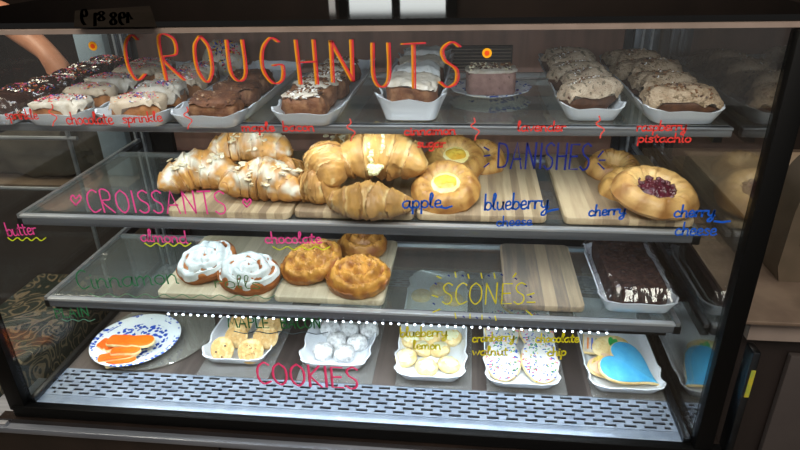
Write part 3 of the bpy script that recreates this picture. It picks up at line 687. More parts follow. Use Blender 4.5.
# ------------------------------------------------------------------ croissants
TONE = dict(pale=lc('#e0c08a'), gold=lc('#c8954e'), brown=lc('#9a642e'), crease_shade=lc('#6e3a16'), cream=lc('#efe0a8'), sugar=lc('#d8d6c4'))
def croissant(L=.145, rad=.030, bend=.9, seg=7, seed=0, sugar=0.0, pale=0.0, name='croissant', almonds=0, swirl=2.0):
    bm = bmesh.new(); nu, nv = 96, 30; rings = []; rd = random.Random(seed)
    Rb = L / (2 * math.sin(bend / 2 + 1e-6)) if bend > .05 else 1e3
    info = {}
    for i in range(nu + 1):
        u = i / nu; s = 2 * u - 1; ang = s * bend / 2
        cx, cy = Rb * math.sin(ang), Rb * (math.cos(ang) - math.cos(bend / 2)) * 1.0
        env = max(.02, (1 - abs(s) ** 2.6)) ** .55
        t = abs(s) * seg / 2 + .5; step = t - math.floor(t)
        r0 = rad * env * (1.10 - .30 * abs(s))
        ring = []
        for k in range(nv):
            v = 2*PI*k/nv
            tt = t + swirl * .20 * math.sin(v + seed) + .25 * nz(u * 4, v * .6, seed); st = tt - math.floor(tt)
            r = r0 * (1 + .15 * (1 - st) ** 1.3 - .06) * (1 + .20 * nz(u * 7 + seed, math.cos(v) * 1.3, math.sin(v) * 1.3) + .10 * nz(u * 18 + seed, math.cos(v) * 3.2, math.sin(v) * 3.2) + .05 * nz(u * 45 + seed, math.cos(v) * 8, math.sin(v) * 8))
            dx = r * math.cos(v); dz = r * math.sin(v) * .92
            nx, ny = math.sin(ang), math.cos(ang)
            z = dz + rad * .80 + (.5 - abs(s)) * rad * .35
            vert = bm.verts.new((cx + nx * dx, cy + ny * dx, max(z, .0 + .001 * nz(cx * 50, cy * 50, 0))))
            info[vert] = (st, math.sin(v), u)
            ring.append(vert)
        rings.append(ring)
    bridge(bm, rings); cap(bm, rings[0][::-1]); cap(bm, rings[-1])
    def tone(v):
        st, up, u = info[v]; n = nz(v.co.x * 40 + seed, v.co.y * 40, v.co.z * 40) + nz(v.co.x * 120, v.co.y * 120, v.co.z * 120 + seed) * .5
        c = mix(TONE['gold'], TONE['brown'], .75 * (1 - st) + n * 1.1)
        if st > .80: c = mix(c, TONE['cream'], .30 + n)
        if st > .93: c = mix(c, TONE['crease_shade'], .75)  # dark lines painted as shade between the segments
        c = mix(c, TONE['brown'], .35 * max(0, nz(u * 6 + seed, math.atan2(v.co.z - rad * .8, v.co.y) * 9, seed)) * 2)
        c = mix(c, TONE['pale'], .55 * max(0, .35 - abs(up + .1)) + pale + .3 * n)
        if up < -.35: c = mix(c, TONE['brown'], min(.8, (-up - .35) * 1.6))  # underside browned in place of contact shadow
        if sugar and up > -.2: c = mix(c, TONE['sugar'], sugar * (.55 + 3.4 * n))
        return c
    settone(bm, tone); o = obj(name, bm, 'pastry')
    if almonds:
        bm = bmesh.new()
        for i in range(almonds):
            s = rd.gauss(0, .28); ang = s * bend / 2; v = rd.gauss(PI / 2, .55); nx, ny = math.sin(ang), math.cos(ang)
            r = rad * (1 - .1 * abs(s)) * 1.05; p = Vector((Rb * math.sin(ang) + nx * r * math.cos(v), Rb * (math.cos(ang) - math.cos(bend/2)) + ny * r * math.cos(v), r * math.sin(v) * .92 + rad * .8))
            q = bmesh.ops.create_uvsphere(bm, u_segments=8, v_segments=5, radius=1)
            bmesh.ops.transform(bm, matrix=Matrix.Translation(p) @ Matrix.Rotation(rd.uniform(0, 6), 4, 'Z') @ Matrix.Rotation(rd.uniform(-.7, .7), 4, 'X') @ Matrix.Diagonal((.0075, .0045, .0016, 1)), verts=q['verts'])
        a = obj('almond_flakes', bm, 'almond_flake', o); a['kind'] = 'stuff'
    return o
mat('almond_flake', '#e4dcc0', '#c8b48a', scale=90, rough=.6)
gc = 'almond croissants on the left board'
def pxloc(px, py, z): v = at(px, py, z); return (v.x, v.y)
def put(o, px, py, zc, zbase, label, cat, rot, group=None, scale=None):
    x, y = pxloc(px, py, zc); return place(o, label, cat, (x, y, zbase), rot, group, scale)
put(croissant(.140, .036, 1.9, 7, 3, .40, 0, almonds=70), 199, 184, ZB2 + .02, ZB2, 'sugared almond croissant at the left end, above the pink word CROISSANTS', 'croissant', (R_(4), R_(-4), R_(12)), gc)
put(croissant(.148, .036, 1.8, 7, 5, .42, 0, almonds=80), 259, 194, ZB2 + .02, ZB2, 'sugared almond croissant at the right front of the left board', 'croissant', (0, R_(3), R_(-4)), gc)
put(croissant(.155, .039, 1.6, 7, 8, .30, 0, almonds=60), 248, 155, ZB2 + .06, ZB2 + .036, 'sugared almond croissant lying on top of the two others', 'croissant', (R_(4), 0, 0), gc)
put(croissant(.095, .024, .5, 5, 9, 0, -.3), 289, 171, ZB2 + .035, ZB2 + .012, 'small dark brown croissant peeking out between the boards', 'croissant', (0, 0, R_(60)), None)
TONE['gold'], TONE['pale'], TONE['brown'] = lc('#c4954e'), lc('#d9b678'), lc('#95632e')
gp = 'filled croissants on the middle boards'
put(croissant(.085, .034, .5, 4, 12, 0, .1), 316, 190, ZB2 + .022, ZB2, 'small round golden croissant at the left front of the middle board', 'croissant', (0, 0, R_(-18)), gp)
put(croissant(.100, .036, .6, 4, 13, 0, .15), 321, 164, ZB2 + .06, ZB2 + .036, 'golden croissant seen end-on, stacked on the small round one', 'croissant', (R_(0), R_(20), R_(-62)), gp)
put(croissant(.150, .031, 1.0, 6, 14, 0, .2), 371, 201, ZB2 + .02, ZB2, 'flat golden croissant at the bottom front of the pile', 'croissant', (0, 0, R_(176)), gp)
big = croissant(.165, .044, 1.5, 5, 15, 0, .2)
put(big, 377, 168, ZB2 + .06, ZB2 + .034, 'large golden croissant with crumbly cheese filling, on top of the pile', 'croissant', (R_(6), 0, R_(2)), gp)
# crumbly filling in the middle of the big one
def crumbs(parent, L, W, n, m, z, seed=0, s=.005, name='crumb_filling'):
    rd = random.Random(seed); bm = bmesh.new()
    for i in range(n):
        x, y = rd.uniform(-L, L), rd.uniform(-W, W)
        if (x / L) ** 2 + (y / W) ** 2 > 1: continue
        q = bmesh.ops.create_icosphere(bm, subdivisions=1, radius=s * rd.uniform(.5, 1.1))
        bmesh.ops.translate(bm, vec=(x, y, z(x, y)), verts=q['verts'])
    o = obj(name, bm, m, parent, False); o['kind'] = 'stuff'; return o
mat('feta', '#e2dfb8', '#c8cf98', scale=150, rough=.7)
crumbs(big, .012, .048, 260, 'feta', lambda x, y: .033 + .042 * math.sqrt(max(0, 1 - ((y - .040) / .052) ** 2)) + .006, 3, .005)
put(croissant(.120, .031, .8, 6, 17, .25, .1, almonds=60), 352, 146, ZB2 + .03, ZB2, 'croissant with pale flakes behind the large filled one', 'croissant', (0, 0, R_(-8)), gp)
put(croissant(.110, .030, .8, 6, 18, 0, .0), 396, 150, ZB2 + .03, ZB2, 'croissant behind the large filled one, at its right shoulder', 'croissant', (0, 0, R_(10)), gp)

# ------------------------------------------------------------------ danishes
def danish(rx, ry, h, hole, seed, pleats=11, fill=None, name='danish', c1='#c0843c', c2='#8a5020', fillz=.35, swirl=.8):
    bm = bmesh.new(); A, B = lc(c1), lc(c2)
    def rf(t): return (rx * ry / math.hypot(ry * math.cos(t), rx * math.sin(t))) * (1 + .012 * math.sin(pleats * t + seed) + .05 * nz(math.cos(t) * 2 + seed, math.sin(t) * 2, 0))
    def zf(u, t):
        ring = math.sin(PI * max(0, min(1, (u - hole * .75) / (1.02 - hole * .75)))) ** .6 if u > hole * .75 else 0
        pl_ = (-.16 * (1 - abs(math.sin((pleats * t + seed) / 2 + swirl * u * 1.5))) ** 5 + .05 * math.sin(pleats * t + seed + swirl * u * 4) + .14 * nz(2.4 * math.cos(t) + seed, 2.4 * math.sin(t), u * 2)) * (u > hole) * math.sin(PI * min(1, u))
        return h * (fillz * .8 + (1 - fillz * .8) * ring * (1 + pl_) if u < .8 else max(.30, ring * (1 + pl_) + (.0)) if True else 0) + .0012 * nz(u * 9, t * 3, seed)
    disc(bm, rf, zf, 26, 96)
    def tone(v):
        r = v.co.length; t = math.atan2(v.co.y, v.co.x); u = math.hypot(v.co.x / rx, v.co.y / ry); n = nz(v.co.x * 45 + seed, v.co.y * 45, v.co.z * 45)
        q = .5 + .5 * math.sin(pleats * t + seed + swirl * u * 4)
        cr = (1 - abs(math.sin((pleats * t + seed) / 2 + swirl * u * 1.5))) ** 4
        c = mix(A, B, .10 + .30 * q * (u > hole) + .5 * cr * (u > hole) + n * .9 + (.35 if u > .92 else 0))
        return mix(c, lc('#e8c888'), .5 * max(0, 1 - abs(u - hole) / .14))
    settone(bm, tone); o = obj(name, bm, 'pastry')
    return o
def ziz(h, fz): return h * fz * .8
mat('cherry_fill', '#3a0e1a', '#581a28', scale=120, rough=.3, bump=.5, coat=.25)
mat('custard', '#f0d058', '#e2a832', scale=40, rough=.25, coat=.4)
mat('custard_rim', '#f4ecc0', '#f0e090', scale=40, rough=.5)
def blob(parent, name, m, rx, ry, z, h, seed, n=40):
    bm = bmesh.new()
    disc(bm, lambda t: (rx * ry / math.hypot(ry * math.cos(t), rx * math.sin(t))) * (1 + .10 * nz(math.cos(t) * 1.6 + seed, math.sin(t) * 1.6, 1)), lambda u, t: h * (1 - u ** 3) + .25 * h * nz(u * 3 * math.cos(t) + seed, u * 3 * math.sin(t), 0) + .0005, 12, n)
    o = obj(name, bm, m, parent); o.location.z = z; return o
gd = 'danishes on the right-hand board'
d0 = danish(.052, .048, .030, .40, 21, c1='#bd9050', c2='#8e5e2c'); put(d0, 613, 163, ZB2 + .02, ZB2 + .002, 'brown danish at the back, right of the blue word DANISHES', 'danish', (R_(12), 0, 0), gd)
d1 = danish(.058, .050, .030, .42, 22, c1='#c89c58', c2='#98682e'); put(d1, 634, 182, ZB2 + .02, ZB2 + .002, 'golden danish half hidden behind the cherry danish', 'danish', (R_(10), R_(-8), 0), gd)
d2 = danish(.070, .064, .030, .46, 23, 9, c1='#cda364', c2='#9a6a34', swirl=1.2)
put(d2, 654, 189, ZB2 + .035, ZB2 + .020, 'large golden danish with a dark cherry centre', 'danish', (R_(15), R_(6), 0), gd)
blob(d2, 'cherry_filling', 'cherry_fill', .037, .032, .0115, .011, 4)
crumbs(d2, .033, .029, 75, 'cherry_fill', lambda x, y: .0205 , 6, .0050, 'cherries')
for (px, py, s, rz, lab, zb) in ((480, 156, .85, 0, 'plain danish at the back, touching the left end of the word DANISHES', ZB2 + .004), (455, 157, 1.0, 10, 'oval custard danish lying behind the front one', ZB2 + .016), (446, 185, 1.0, -4, 'oval custard danish at the front, above the blue word apple', ZB2 + .016)):
    d = danish(.060 * s, .062 * s, .030, .40, int(px), 13, c1='#c79852', c2='#94602a', swirl=2.4)
    put(d, px, py + (4 if zb > ZB2 + .01 else 0), ZB2 + .02, zb, lab, 'danish', (R_(24), 0, R_(rz)), 'custard danishes')
    if s == 1.0:
        blob(d, 'cream_ring', 'custard_rim', .033, .029, .0155, .009, 3); blob(d, 'custard_filling', 'custard', .020, .016, .0235, .004, 5)

# ------------------------------------------------------------------ rolls on the third shelf
def roll(rx, ry, h, seed, c1, c2, turns=3.0, icing=None, depth=.22, mess=.1):
    bm = bmesh.new(); A, B = lc(c1), lc(c2)
    def sp(u, t): return math.cos(2*PI * (u * turns) - t + seed)
    def rf(t): return (rx * ry / math.hypot(ry * math.cos(t), rx * math.sin(t))) * (1 + .03 * nz(math.cos(t) * 2 + seed, math.sin(t) * 2, 0))
    def zf(u, t): return h * ((1 - u ** 6 * .45) * (1 + .22 * (1 - u)) - depth * (.5 - .5 * sp(u, t)) ** 1.5 * (u > .12) * (u < .97)) + mess * h * (nz(u * 5 * math.cos(t) + seed, u * 5 * math.sin(t), 2) + (0 if icing else .7) * nz(u * 16 * math.cos(t) + seed, u * 16 * math.sin(t), 2))
    disc(bm, rf, zf, 40, 110)
    def tone(v):
        u = math.hypot(v.co.x / rx, v.co.y / ry); t = math.atan2(v.co.y, v.co.x); n = nz(v.co.x * 60 + seed, v.co.y * 60, v.co.z * 60)
        c = mix(A, B, .6 * (.5 - .5 * sp(u, t)) + n * .9)
        if v.co.z < h * .75: c = mix(c, lc('#8a4e22'), .5 + n * .6)
        return c
    settone(bm, tone); o = obj('cinnamon_roll', bm, 'pastry_dull' if icing else 'pastry')
    if icing:
        bm = bmesh.new()
        disc(bm, lambda t: rf(t) * (.93 + .12 * nz(math.cos(t) * 2.5, math.sin(t) * 2.5, seed + 4)),
             lambda u, t: zf(u * .93, t) + (.0035 if nz(u * 4.2 * math.cos(t) + seed * 3, u * 4.2 * math.sin(t), 7) * .8 + .46 * sp(u * .93, t) > -.52 else -.004) * (1 if u < .93 else .3), 46, 130, h0=h * .6)
        obj('icing', bm, icing, o)
    return o
g3 = 'rolls on the pale boards'
mat('roll_icing', '#d3dada', '#b9c4c4', scale=50, rough=.25, bump=.4, coat=.4)
put(roll(.060, .047, .030, 1, '#b07038', '#7e4a22', icing='roll_icing'), 208, 258, ZB3 + .035, ZB3 + .018, 'white-iced cinnamon roll leaning up at the left of the pale board', 'cinnamon roll', (R_(20), R_(-16), R_(22)), g3)
put(roll(.061, .050, .032, 2.4, '#a8662e', '#74421c', icing='roll_icing'), 249, 271, ZB3 + .025, ZB3 + .008, 'white-iced cinnamon roll with a brown spiral, in front of the leaning one', 'cinnamon roll', (R_(16), R_(6), R_(-6)), g3)
put(roll(.052, .048, .036, 5, '#b07c34', '#7a4818', turns=2.5), 362, 245, ZB3 + .02, ZB3 + .004, 'caramel roll at the back, behind the word chocolate', 'caramel roll', (0, 0, R_(10)), g3)
put(roll(.062, .050, .034, 4, '#bd8a3a', '#86501e', turns=2.6, mess=.16), 313, 258, ZB3 + .035, ZB3 + .016, 'caramel roll with nut crust leaning to the left', 'caramel roll', (R_(16), R_(-16), R_(20)), g3)
put(roll(.061, .056, .036, 3, '#c8913c', '#8a5420', turns=2.8, mess=.16), 358, 273, ZB3 + .025, ZB3 + .004, 'round caramel roll with a spiral top at the front right', 'caramel roll', (R_(10), 0, 0), g3)

# brownies under plastic wrap
bt = tray(.452, .583, .108, .330, Z3, 'white wavy tray of wrapped brownies at the right end of the third shelf', None, h=.024)
iced('brownie', '#3a221b', '#573a2e', 120, .45, .7, .8, .8, '#21100c')
def slab(a, b, h, seed):
    bm = bmesh.new(); nx_, ny_ = 34, 34; top = []
    for i in range(nx_ + 1):
        top.append([])
        for j in range(ny_ + 1):
            x, y = -a + 2*a*i/nx_, -b + 2*b*j/ny_
            top[i].append(bm.verts.new((x, y, h + .004 * nz(x * 30 + seed, y * 30, 0) + .003 * nz(x * 90, y * 90, seed))))
    for i in range(nx_):
        for j in range(ny_): bm.faces.new((top[i][j], top[i+1][j], top[i+1][j+1], top[i][j+1]))
    border = [top[i][0] for i in range(nx_ + 1)] + [top[nx_][j] for j in range(1, ny_ + 1)] + [top[i][ny_] for i in range(nx_ - 1, -1, -1)] + [top[0][j] for j in range(ny_ - 1, 0, -1)]
    mid = [bm.verts.new((v.co.x * 1.01, v.co.y * 1.01, h * .5)) for v in border]; low = [bm.verts.new((v.co.x, v.co.y, 0)) for v in border]
    bridge(bm, [border, mid, low]); cap(bm, low); return bm
bg = 'brownies under plastic wrap'
tag(obj('brownie', slab(.046, .060, .040, 1), 'brownie', None, True, (.518, .185, Z3 + TB)), 'dark brownie slab at the front of the wrapped tray', 'brownie', bg)
tag(obj('brownie', slab(.046, .038, .038, 5), 'brownie', None, True, (.517, .282, Z3 + TB)), 'dark brownie slab behind the front one under the wrap', 'brownie', bg)
def wrap():
    bm = bmesh.new(); nx_, ny_ = 60, 80; g = []
    for i in range(nx_ + 1):
        g.append([])
        for j in range(ny_ + 1):
            u, v = 2*i/nx_ - 1, 2*j/ny_ - 1
            x, y = u * .066, v * .117
            z = .051 - max(0, abs(u) - .72) * .075 - max(0, abs(v) - .88) * .16 + .0030 * nz(x * 60 + y * 25, y * 30 - x * 18, 1) + .0060 * abs(nz(x * 110 + y * 60, y * 45, 4)) + .0022 * nz(x * 330, y * 200, 2) + (u < -.55) * .004 * nz(x * 260, y * 120, 8)
            g[i].append(bm.verts.new((x, y, z)))
    for i in range(nx_):
        for j in range(ny_): bm.faces.new((g[i][j], g[i+1][j], g[i+1][j+1], g[i][j+1]))
    return bm
tag(obj('plastic_wrap', wrap(), 'wrap', None, True, (.5175, .220, Z3)), 'crinkled clear plastic wrap stretched over the brownie tray', 'plastic wrap')

# ------------------------------------------------------------------ bottom deck
Z0 = 0.0
gs = 'clear acrylic mats under the bottom trays'
DT = [(-.316, -.176, .125, .46), (-.112, .030, .125, .46), (.083, .222, .104, .50), (.258, .400, .098, .50), (.452, .588, .100, .40)]
DL = ['white wavy tray of golden cookies behind the green word MAPLE', 'white wavy tray of powdered snowball cookies', 'white wavy tray of lemon-iced cookies behind the word blueberry', 'white wavy tray of large sprinkled white cookies', 'white wavy tray with the blue heart cookie']
hazy('mat_clear', (.85, .88, .88, 1), (.36, .35, .34, 1), .28, (1.0, .03), .12)
for i, (x0, x1, y0, y1) in enumerate(DT):
    tray(x0, x1, y0, y1, Z0 + .0035, DL[i], 'white wavy trays on the bottom deck', h=.019, wave=.0028)
    o = bx('acrylic_mat', x0 - (-.004), x1 + .012, .0985, y1 - .02, Z0 + .0, Z0 + .003, 'mat_clear', None, .0008, True)
    tag(o, 'clear acrylic mat under the ' + DL[i][11:], 'mat', gs)
ZD = Z0 + .0035 + TB
def cookie(rx, ry, h, seed, m, name='cookie', crack=.1, nt=60):
    bm = bmesh.new()
    disc(bm, lambda t: (rx * ry / math.hypot(ry * math.cos(t), rx * math.sin(t))) * (1 + .03 * nz(math.cos(t) * 2 + seed, math.sin(t) * 2, 0)), lambda u, t: h * (1 - .45 * u ** 5) + crack * h * nz(u * 4 * math.cos(t) + seed, u * 4 * math.sin(t), 0), 14, nt)
    return obj(name, bm, m)
iced('gold_cookie', '#c8a468', '#dcc692', 70, .45, .68, .5, .8, '#b48c50')
iced('pale_cookie', '#e0c890', '#e8d8a6', 70, .45, .65, .4, .8, '#d2b272')
mat('lemon_icing', '#e4e4c4', '#d8d8a8', scale=50, rough=.3, coat=.3)
iced('snow', '#dcdfe1', '#eef0f2', 150, .4, .6, .9, .95, '#acb0b2')
# golden cookies: two standing at the front leaning back, more behind
gk = 'golden cookies behind the word MAPLE'
for k, (px, py, z, zb, tilt, lab) in enumerate([(222, 346, .035, .010, 55, 'golden cookie with chips leaning at the left front of its tray'), (250, 348, .035, .010, 52, 'golden cookie with a cracked sugar top at the right front of its tray'),
        (236, 333, .036, .012, 46, 'golden cookie leaning behind the left front one'), (265, 334, .036, .012, 46, 'golden cookie leaning behind the right front one'), (240, 319, .04, .012, 46, 'golden cookie third in the left row'), (270, 321, .04, .012, 46, 'golden cookie third in the right row')]):
    c = cookie(.0255 + .001 * (k % 2), .0255, .011, k * 3, 'gold_cookie', crack=.16)
    x, y = pxloc(px, py, z + .004); place(c, lab, 'cookie', (x, y + .004, ZD + .020), (R_(tilt), 0, R_((k % 2) * 10 - 5)), gk)
    if k == 0:
        bm = bmesh.new()
        for a, b in ((-.010, -.006), (.008, .008), (.004, -.015)):
            q = bmesh.ops.create_icosphere(bm, subdivisions=1, radius=.0022); bmesh.ops.translate(bm, vec=(a, b, .012), verts=q['verts'])
        obj('chips', bm, 'sp_brown', c)
    if k == 1: crumbs(c, .013, .013, 26, 'nut', lambda x, y: .0118, 5, .0016, 'crack_specks')
# snowball cookies
gsn = 'powdered snowball cookies'
def snowball(seed):
    bm = bmesh.new(); lump(bm, .0215, .0215, .017, .95, 1.0, 32, 14, .14, 70, seed, zc=.012); return obj('snowball_cookie', bm, 'snow')
s0 = snowball(1); SN = [(323, 350, 'powdered snowball cookie at the left front of its tray'), (344, 352, 'powdered snowball cookie at the right front of its tray'), (337, 339, 'powdered snowball cookie in the second row, middle'), (357, 341, 'powdered snowball cookie in the second row, right'),
      (330, 327, 'powdered snowball cookie in the third row, left'), (349, 328, 'powdered snowball cookie in the third row, right'), (369, 329, 'powdered snowball cookie by the right rim under the led strip')]
for k, (px, py, lab) in enumerate(SN):
    x, y = pxloc(px, py, ZD + .016)
    if k == 0: place(s0, lab, 'cookie', (x, y, ZD), (0, 0, 0), gsn)
    else: dup(s0, (x, y, ZD), lab, (0, 0, k * 1.3), group=gsn)
# lemon-iced cookies
gl_ = 'lemon-iced cookies'
LM = [(407, 357, 12), (426, 365, 0), (448, 363, 0), (421, 347, 20), (440, 348, 0), (431, 336, 0), (452, 336, 8), (411, 338, 0)]
ll = ['lemon-iced cookie tipped over the left rim of its tray', 'lemon-iced cookie in the middle of the front row', 'lemon-iced cookie at the right of the front row', 'lemon-iced cookie in the second row, below the word lemon', 'lemon-iced cookie in the second row, right',
      'lemon-iced cookie in the third row, middle', 'lemon-iced cookie in the third row at the right rim', 'lemon-iced cookie in the third row, left, behind the word blueberry']
for k, (px, py, tl) in enumerate(LM):
    c = cookie(.0225, .0225, .018, 30 + k, 'pale_cookie', 'iced_cookie', .12, 40)
    bm = bmesh.new(); sd = k
    disc(bm, lambda t: .0165 * (1 + .25 * nz(math.cos(t) * 1.6 + sd, math.sin(t) * 1.6, 3)), lambda u, t: .0205 - .004 * u ** 2, 8, 36, h0=.010)
    obj('icing', bm, 'lemon_icing', c)
    x, y = pxloc(px, py, ZD + .012); place(c, ll[k], 'cookie', (x, y, ZD + (.004 if k < 1 else .0)), (R_(10), R_(-tl), k), gl_)
back_labs = ['lemon-iced cookie far back left, seen through the glass shelf', 'lemon-iced cookie far back middle, seen through the glass shelf', 'lemon-iced cookie far back right, seen through the glass shelf']
for k, (x, y) in enumerate(((.115, .40), (.155, .43), (.190, .39))):
    c = cookie(.024, .022, .018, 50 + k, 'pale_cookie', 'iced_cookie', .12, 40); place(c, back_labs[k], 'cookie', (x, y, ZD), (0, 0, k), gl_)
# large sprinkled cookies
def oval_cookie(seed):
    c = cookie(.0365, .056, .007, seed, 'pale_cookie', 'sprinkled_cookie', .03, 80)
    bm = bmesh.new(); disc(bm, lambda t: (.0335 * .0565 / math.hypot(.0565 * math.cos(t), .0335 * math.sin(t))), lambda u, t: .0098 - .0018 * u ** 6, 10, 80, h0=.006)
    obj('icing', bm, 'bright_icing', c)
    sprinkles(c, .0335, .0565, .0085, .3, 1.0, 0, 120, ['sp_blue', 'sp_green', 'sp_blue', 'sp_green', 'sp_blue', 'sp_red', 'sp_yellow', 'sp_pink'], .0046, .97, seed=seed, off=.0012)
    return c
oc = oval_cookie(3); gov = 'large sprinkled white cookies'
for k, (x, y, z, t, lab) in enumerate([(.294, .168, .012, 9, 'large white-iced cookie with sprinkles at the left front'), (.365, .168, .012, 9, 'large white-iced cookie with sprinkles at the right front'), (.295, .262, .014, 10, 'large white-iced cookie with sprinkles behind the left front one'),
        (.366, .262, .014, 10, 'large white-iced cookie with sprinkles behind the right front one'), (.330, .39, .006, 4, 'large white-iced cookie with sprinkles far back, seen through the glass shelf')]):
    if k == 0: place(oc, lab, 'cookie', (x, y, ZD + z), (R_(t), 0, 0), gov)
    else: dup(oc, (x, y, ZD + z), lab, (R_(t), 0, R_(3 * k)), group=gov)
# heart cookie, cut outlines
def cut(outline, h, m, name, parent=None, z0=0, bev=.0015, inset=0):
    P = [Vector(p) for p in outline]; bm = bmesh.new(); c = sum(P, Vector((0, 0))) / len(P)
    def rg(s, z): return [bm.verts.new((c.x + (p.x - c.x) * s, c.y + (p.y - c.y) * s, z)) for p in P]
    R = [rg(.97, z0), rg(1, z0 + bev), rg(1, z0 + h - bev), rg(.975, z0 + h)]; bridge(bm, R); cap(bm, R[0][::-1]); cap(bm, R[-1]); return obj(name, bm, m, parent)
def heart(s, n=80):
    return [(s * .068 * 16 * math.sin(t) ** 3, s * .070 * (13 * math.cos(t) - 4.4 * math.cos(2*t) - 1.6 * math.cos(3*t) - .6 * math.cos(4*t))) for t in (2*PI*k/n for k in range(n))]
mat('blue_icing', '#3fa0d4', '#55b0dc', scale=60, rough=.45); mat('peach_icing', '#e6b89a', '#e8c8a8', scale=40, rough=.45); mat('green_icing', '#2f9a4a', rough=.4); mat('yellow_icing', '#e6d070', rough=.4)
mat('orange_icing', '#e85a0c', '#f06a14', scale=60, rough=.4)
def heart_cookie(s, lab, ice, px, py, z, rz, tilt, extra=False):
    h = cut(heart(s), .006, 'pale_cookie', 'heart_cookie'); ic = cut(heart(s * .95), .0025, ice, 'icing', h, .0055, .0006)
    x, y = pxloc(px, py, z); return place(h, lab, 'cookie', (x, y, z), (R_(tilt), 0, R_(rz)))
h2 = heart_cookie(.047, 'peach and yellow iced cookie mostly hidden beneath the blue heart', 'peach_icing', 612, 366, ZD + .008, 50, 8)
bm = bmesh.new()
for k in range(4): tube(bm, [(-.034 + .005 * k, .026 - .001*k, .0088), (-.024 + .005 * k, .030, .0088), (-.014 + .005 * k, .022, .0088)], .0012, 6)
obj('piped_lines', bm, 'yellow_icing', h2)
heart_cookie(.057, 'large blue heart-shaped cookie in the bottom right tray', 'blue_icing', 626, 367, ZD + .020, 58, 14)
lf = cookie(.040, .026, .007, 77, 'pale_cookie', 'leaf_cookie', .02)
for k in range(5):
    a = -1.2 + k * .6; lfm = cut([(.021 * (.5 + .5*math.cos(t)) * math.cos(a) - .0055 * math.sin(t) * math.sin(a), .021 * (.5 + .5*math.cos(t)) * math.sin(a) + .0055 * math.sin(t) * math.cos(a)) for t in (2*PI*i/16 for i in range(16))], .0018, 'green_icing', 'icing_leaf', lf, .0066, .0004)
x, y = pxloc(611, 343, ZD + .03); place(lf, 'round cookie with green leaf icing behind the blue heart', 'cookie', (x, y, ZD + .018), (R_(22), 0, R_(20)))
x, y = pxloc(591, 340, ZD + .03)
rc = obj('rectangular_cookie', (lambda b: (box(b, -.019, .019, -.022, .022, 0, .007, 0, .002), b)[1])(bmesh.new()), 'pale_cookie')
bm = bmesh.new(); box(bm, -.017, .017, -.020, .020, .0068, .0092, 0, .0008); obj('icing', bm, 'white_icing', rc)
for k, c in enumerate(('sp_orange', 'sp_blue', 'sp_green')): bx('piped_stripe', -.011 + k * .008, -.008 + k * .008, -.014, .012, .0090, .0102, c, rc)
place(rc, 'small rectangular white-iced cookie with coloured stripes by the left rim', 'cookie', (x + .004, y, ZD + .016), (R_(22), 0, R_(-8)))

# big plate with orange cookies on a round glass stand
cs = lathe('glass_cake_stand', [(.105, .0), (.112, .0), (.122, .003), (.123, .0045), (.121, .006), (.110, .0045), (.03, .004)], 'clear_plate', None, (-.452, .222, .0002))
tag(cs, 'round clear glass plate beneath the blue and white plate', 'glass plate')
pl = lathe('dinner_plate', [(.050, 0), (.058, 0), (.078, .007), (.0915, .012), (.092, .0133), (.090, .0138), (.076, .009), (.056, .0045), (.01, .0045)], 'plate_big', None, (-.478, .182, .0065))
tag(pl, 'blue and white flower-patterned plate holding orange cookies', 'plate')
def carrot(L, w, seed, kind=0):
    n = 60; P = []
    for k in range(n):
        t = 2*PI*k/n; x = math.cos(t); s = .55 + .32 * abs(x) ** 1.4 + (.18 if x < 0 else .0) * (1 if kind == 0 else 0) - (.25 * max(0, x) if kind else 0)
        P.append((L * se(t, .75), w * s * 1.25 * sn(t, .7) * (1 - .18 * math.cos(t * 3))))
    P = [(a * 1.08, b * 1.08) for a, b in P]; c = cut(P, .006, 'pale_cookie', 'carrot_cookie'); cut([(a * .96, b * .93) for a, b in P], .0028, 'orange_icing', 'icing', c, .0055, .0008); return c
gcr = 'orange cookies on the blue and white plate'
for k, (px, py, z, L, wd, rz, tl, lab, kd) in enumerate([(131, 341, .034, .047, .018, 2, 4, 'long orange iced cookie lying on top of the others', 0), (118, 356, .020, .036, .016, 22, 6, 'orange iced cookie at the bottom of the pile, pointing left', 1),
        (121, 362, .014, .028, .014, 20, 0, 'short orange iced cookie nearest the rim of the plate', 1), (126, 351, .027, .028, .014, 10, 4, 'orange iced cookie just under the long top one', 1), (108, 345, .018, .020, .016, -20, 6, 'orange iced cookie whose rounded end shows at the upper left', 0)]):
    x, y = pxloc(px, py, z); place(carrot(L, wd, k, kd), lab, 'cookie', (x, y, z - .004), (R_(tl), 0, R_(rz)), gcr)

# ------------------------------------------------------------------ outside the case, right
ZCt = .2
cn = thing('side_counter', 'brushed brown-grey metal counter to the right of the black post', 'counter', (.9, .3, ZF))
mat('counter_top', '#94816f', '#7d6b5d', scale=14, rough=.35, metal=.6)
mat('apron', '#8d7f74', '#7c6f66', scale=8, rough=.6)
mat('dark_panel', '#1c1614', '#241c19', scale=5, rough=.5); mat('mid_panel', '#3b3431', '#332c2a', scale=5, rough=.6)
def sub(name, x0, x1, y0, y1, z0, z1, m, p, bev=0):
    o = bx(name, x0 - p.location.x, x1 - p.location.x, y0 - p.location.y, y1 - p.location.y, z0 - p.location.z, z1 - p.location.z, m, p, bev); return o
sub('countertop', .672, 1.6, .075, .95, ZCt - .008, ZCt, 'counter_top', cn, .002)
sub('apron', .695, 1.6, .095, .12, ZCt - .052, ZCt - .008, 'apron', cn)
sub('cabinet_body', .70, 1.6, .12, .75, ZF, ZCt - .010, 'dark_panel', cn)
sub('cabinet_door', .78, 1.3, .105, .118, ZF + .1, ZCt - .09, 'mid_panel', cn, .002)
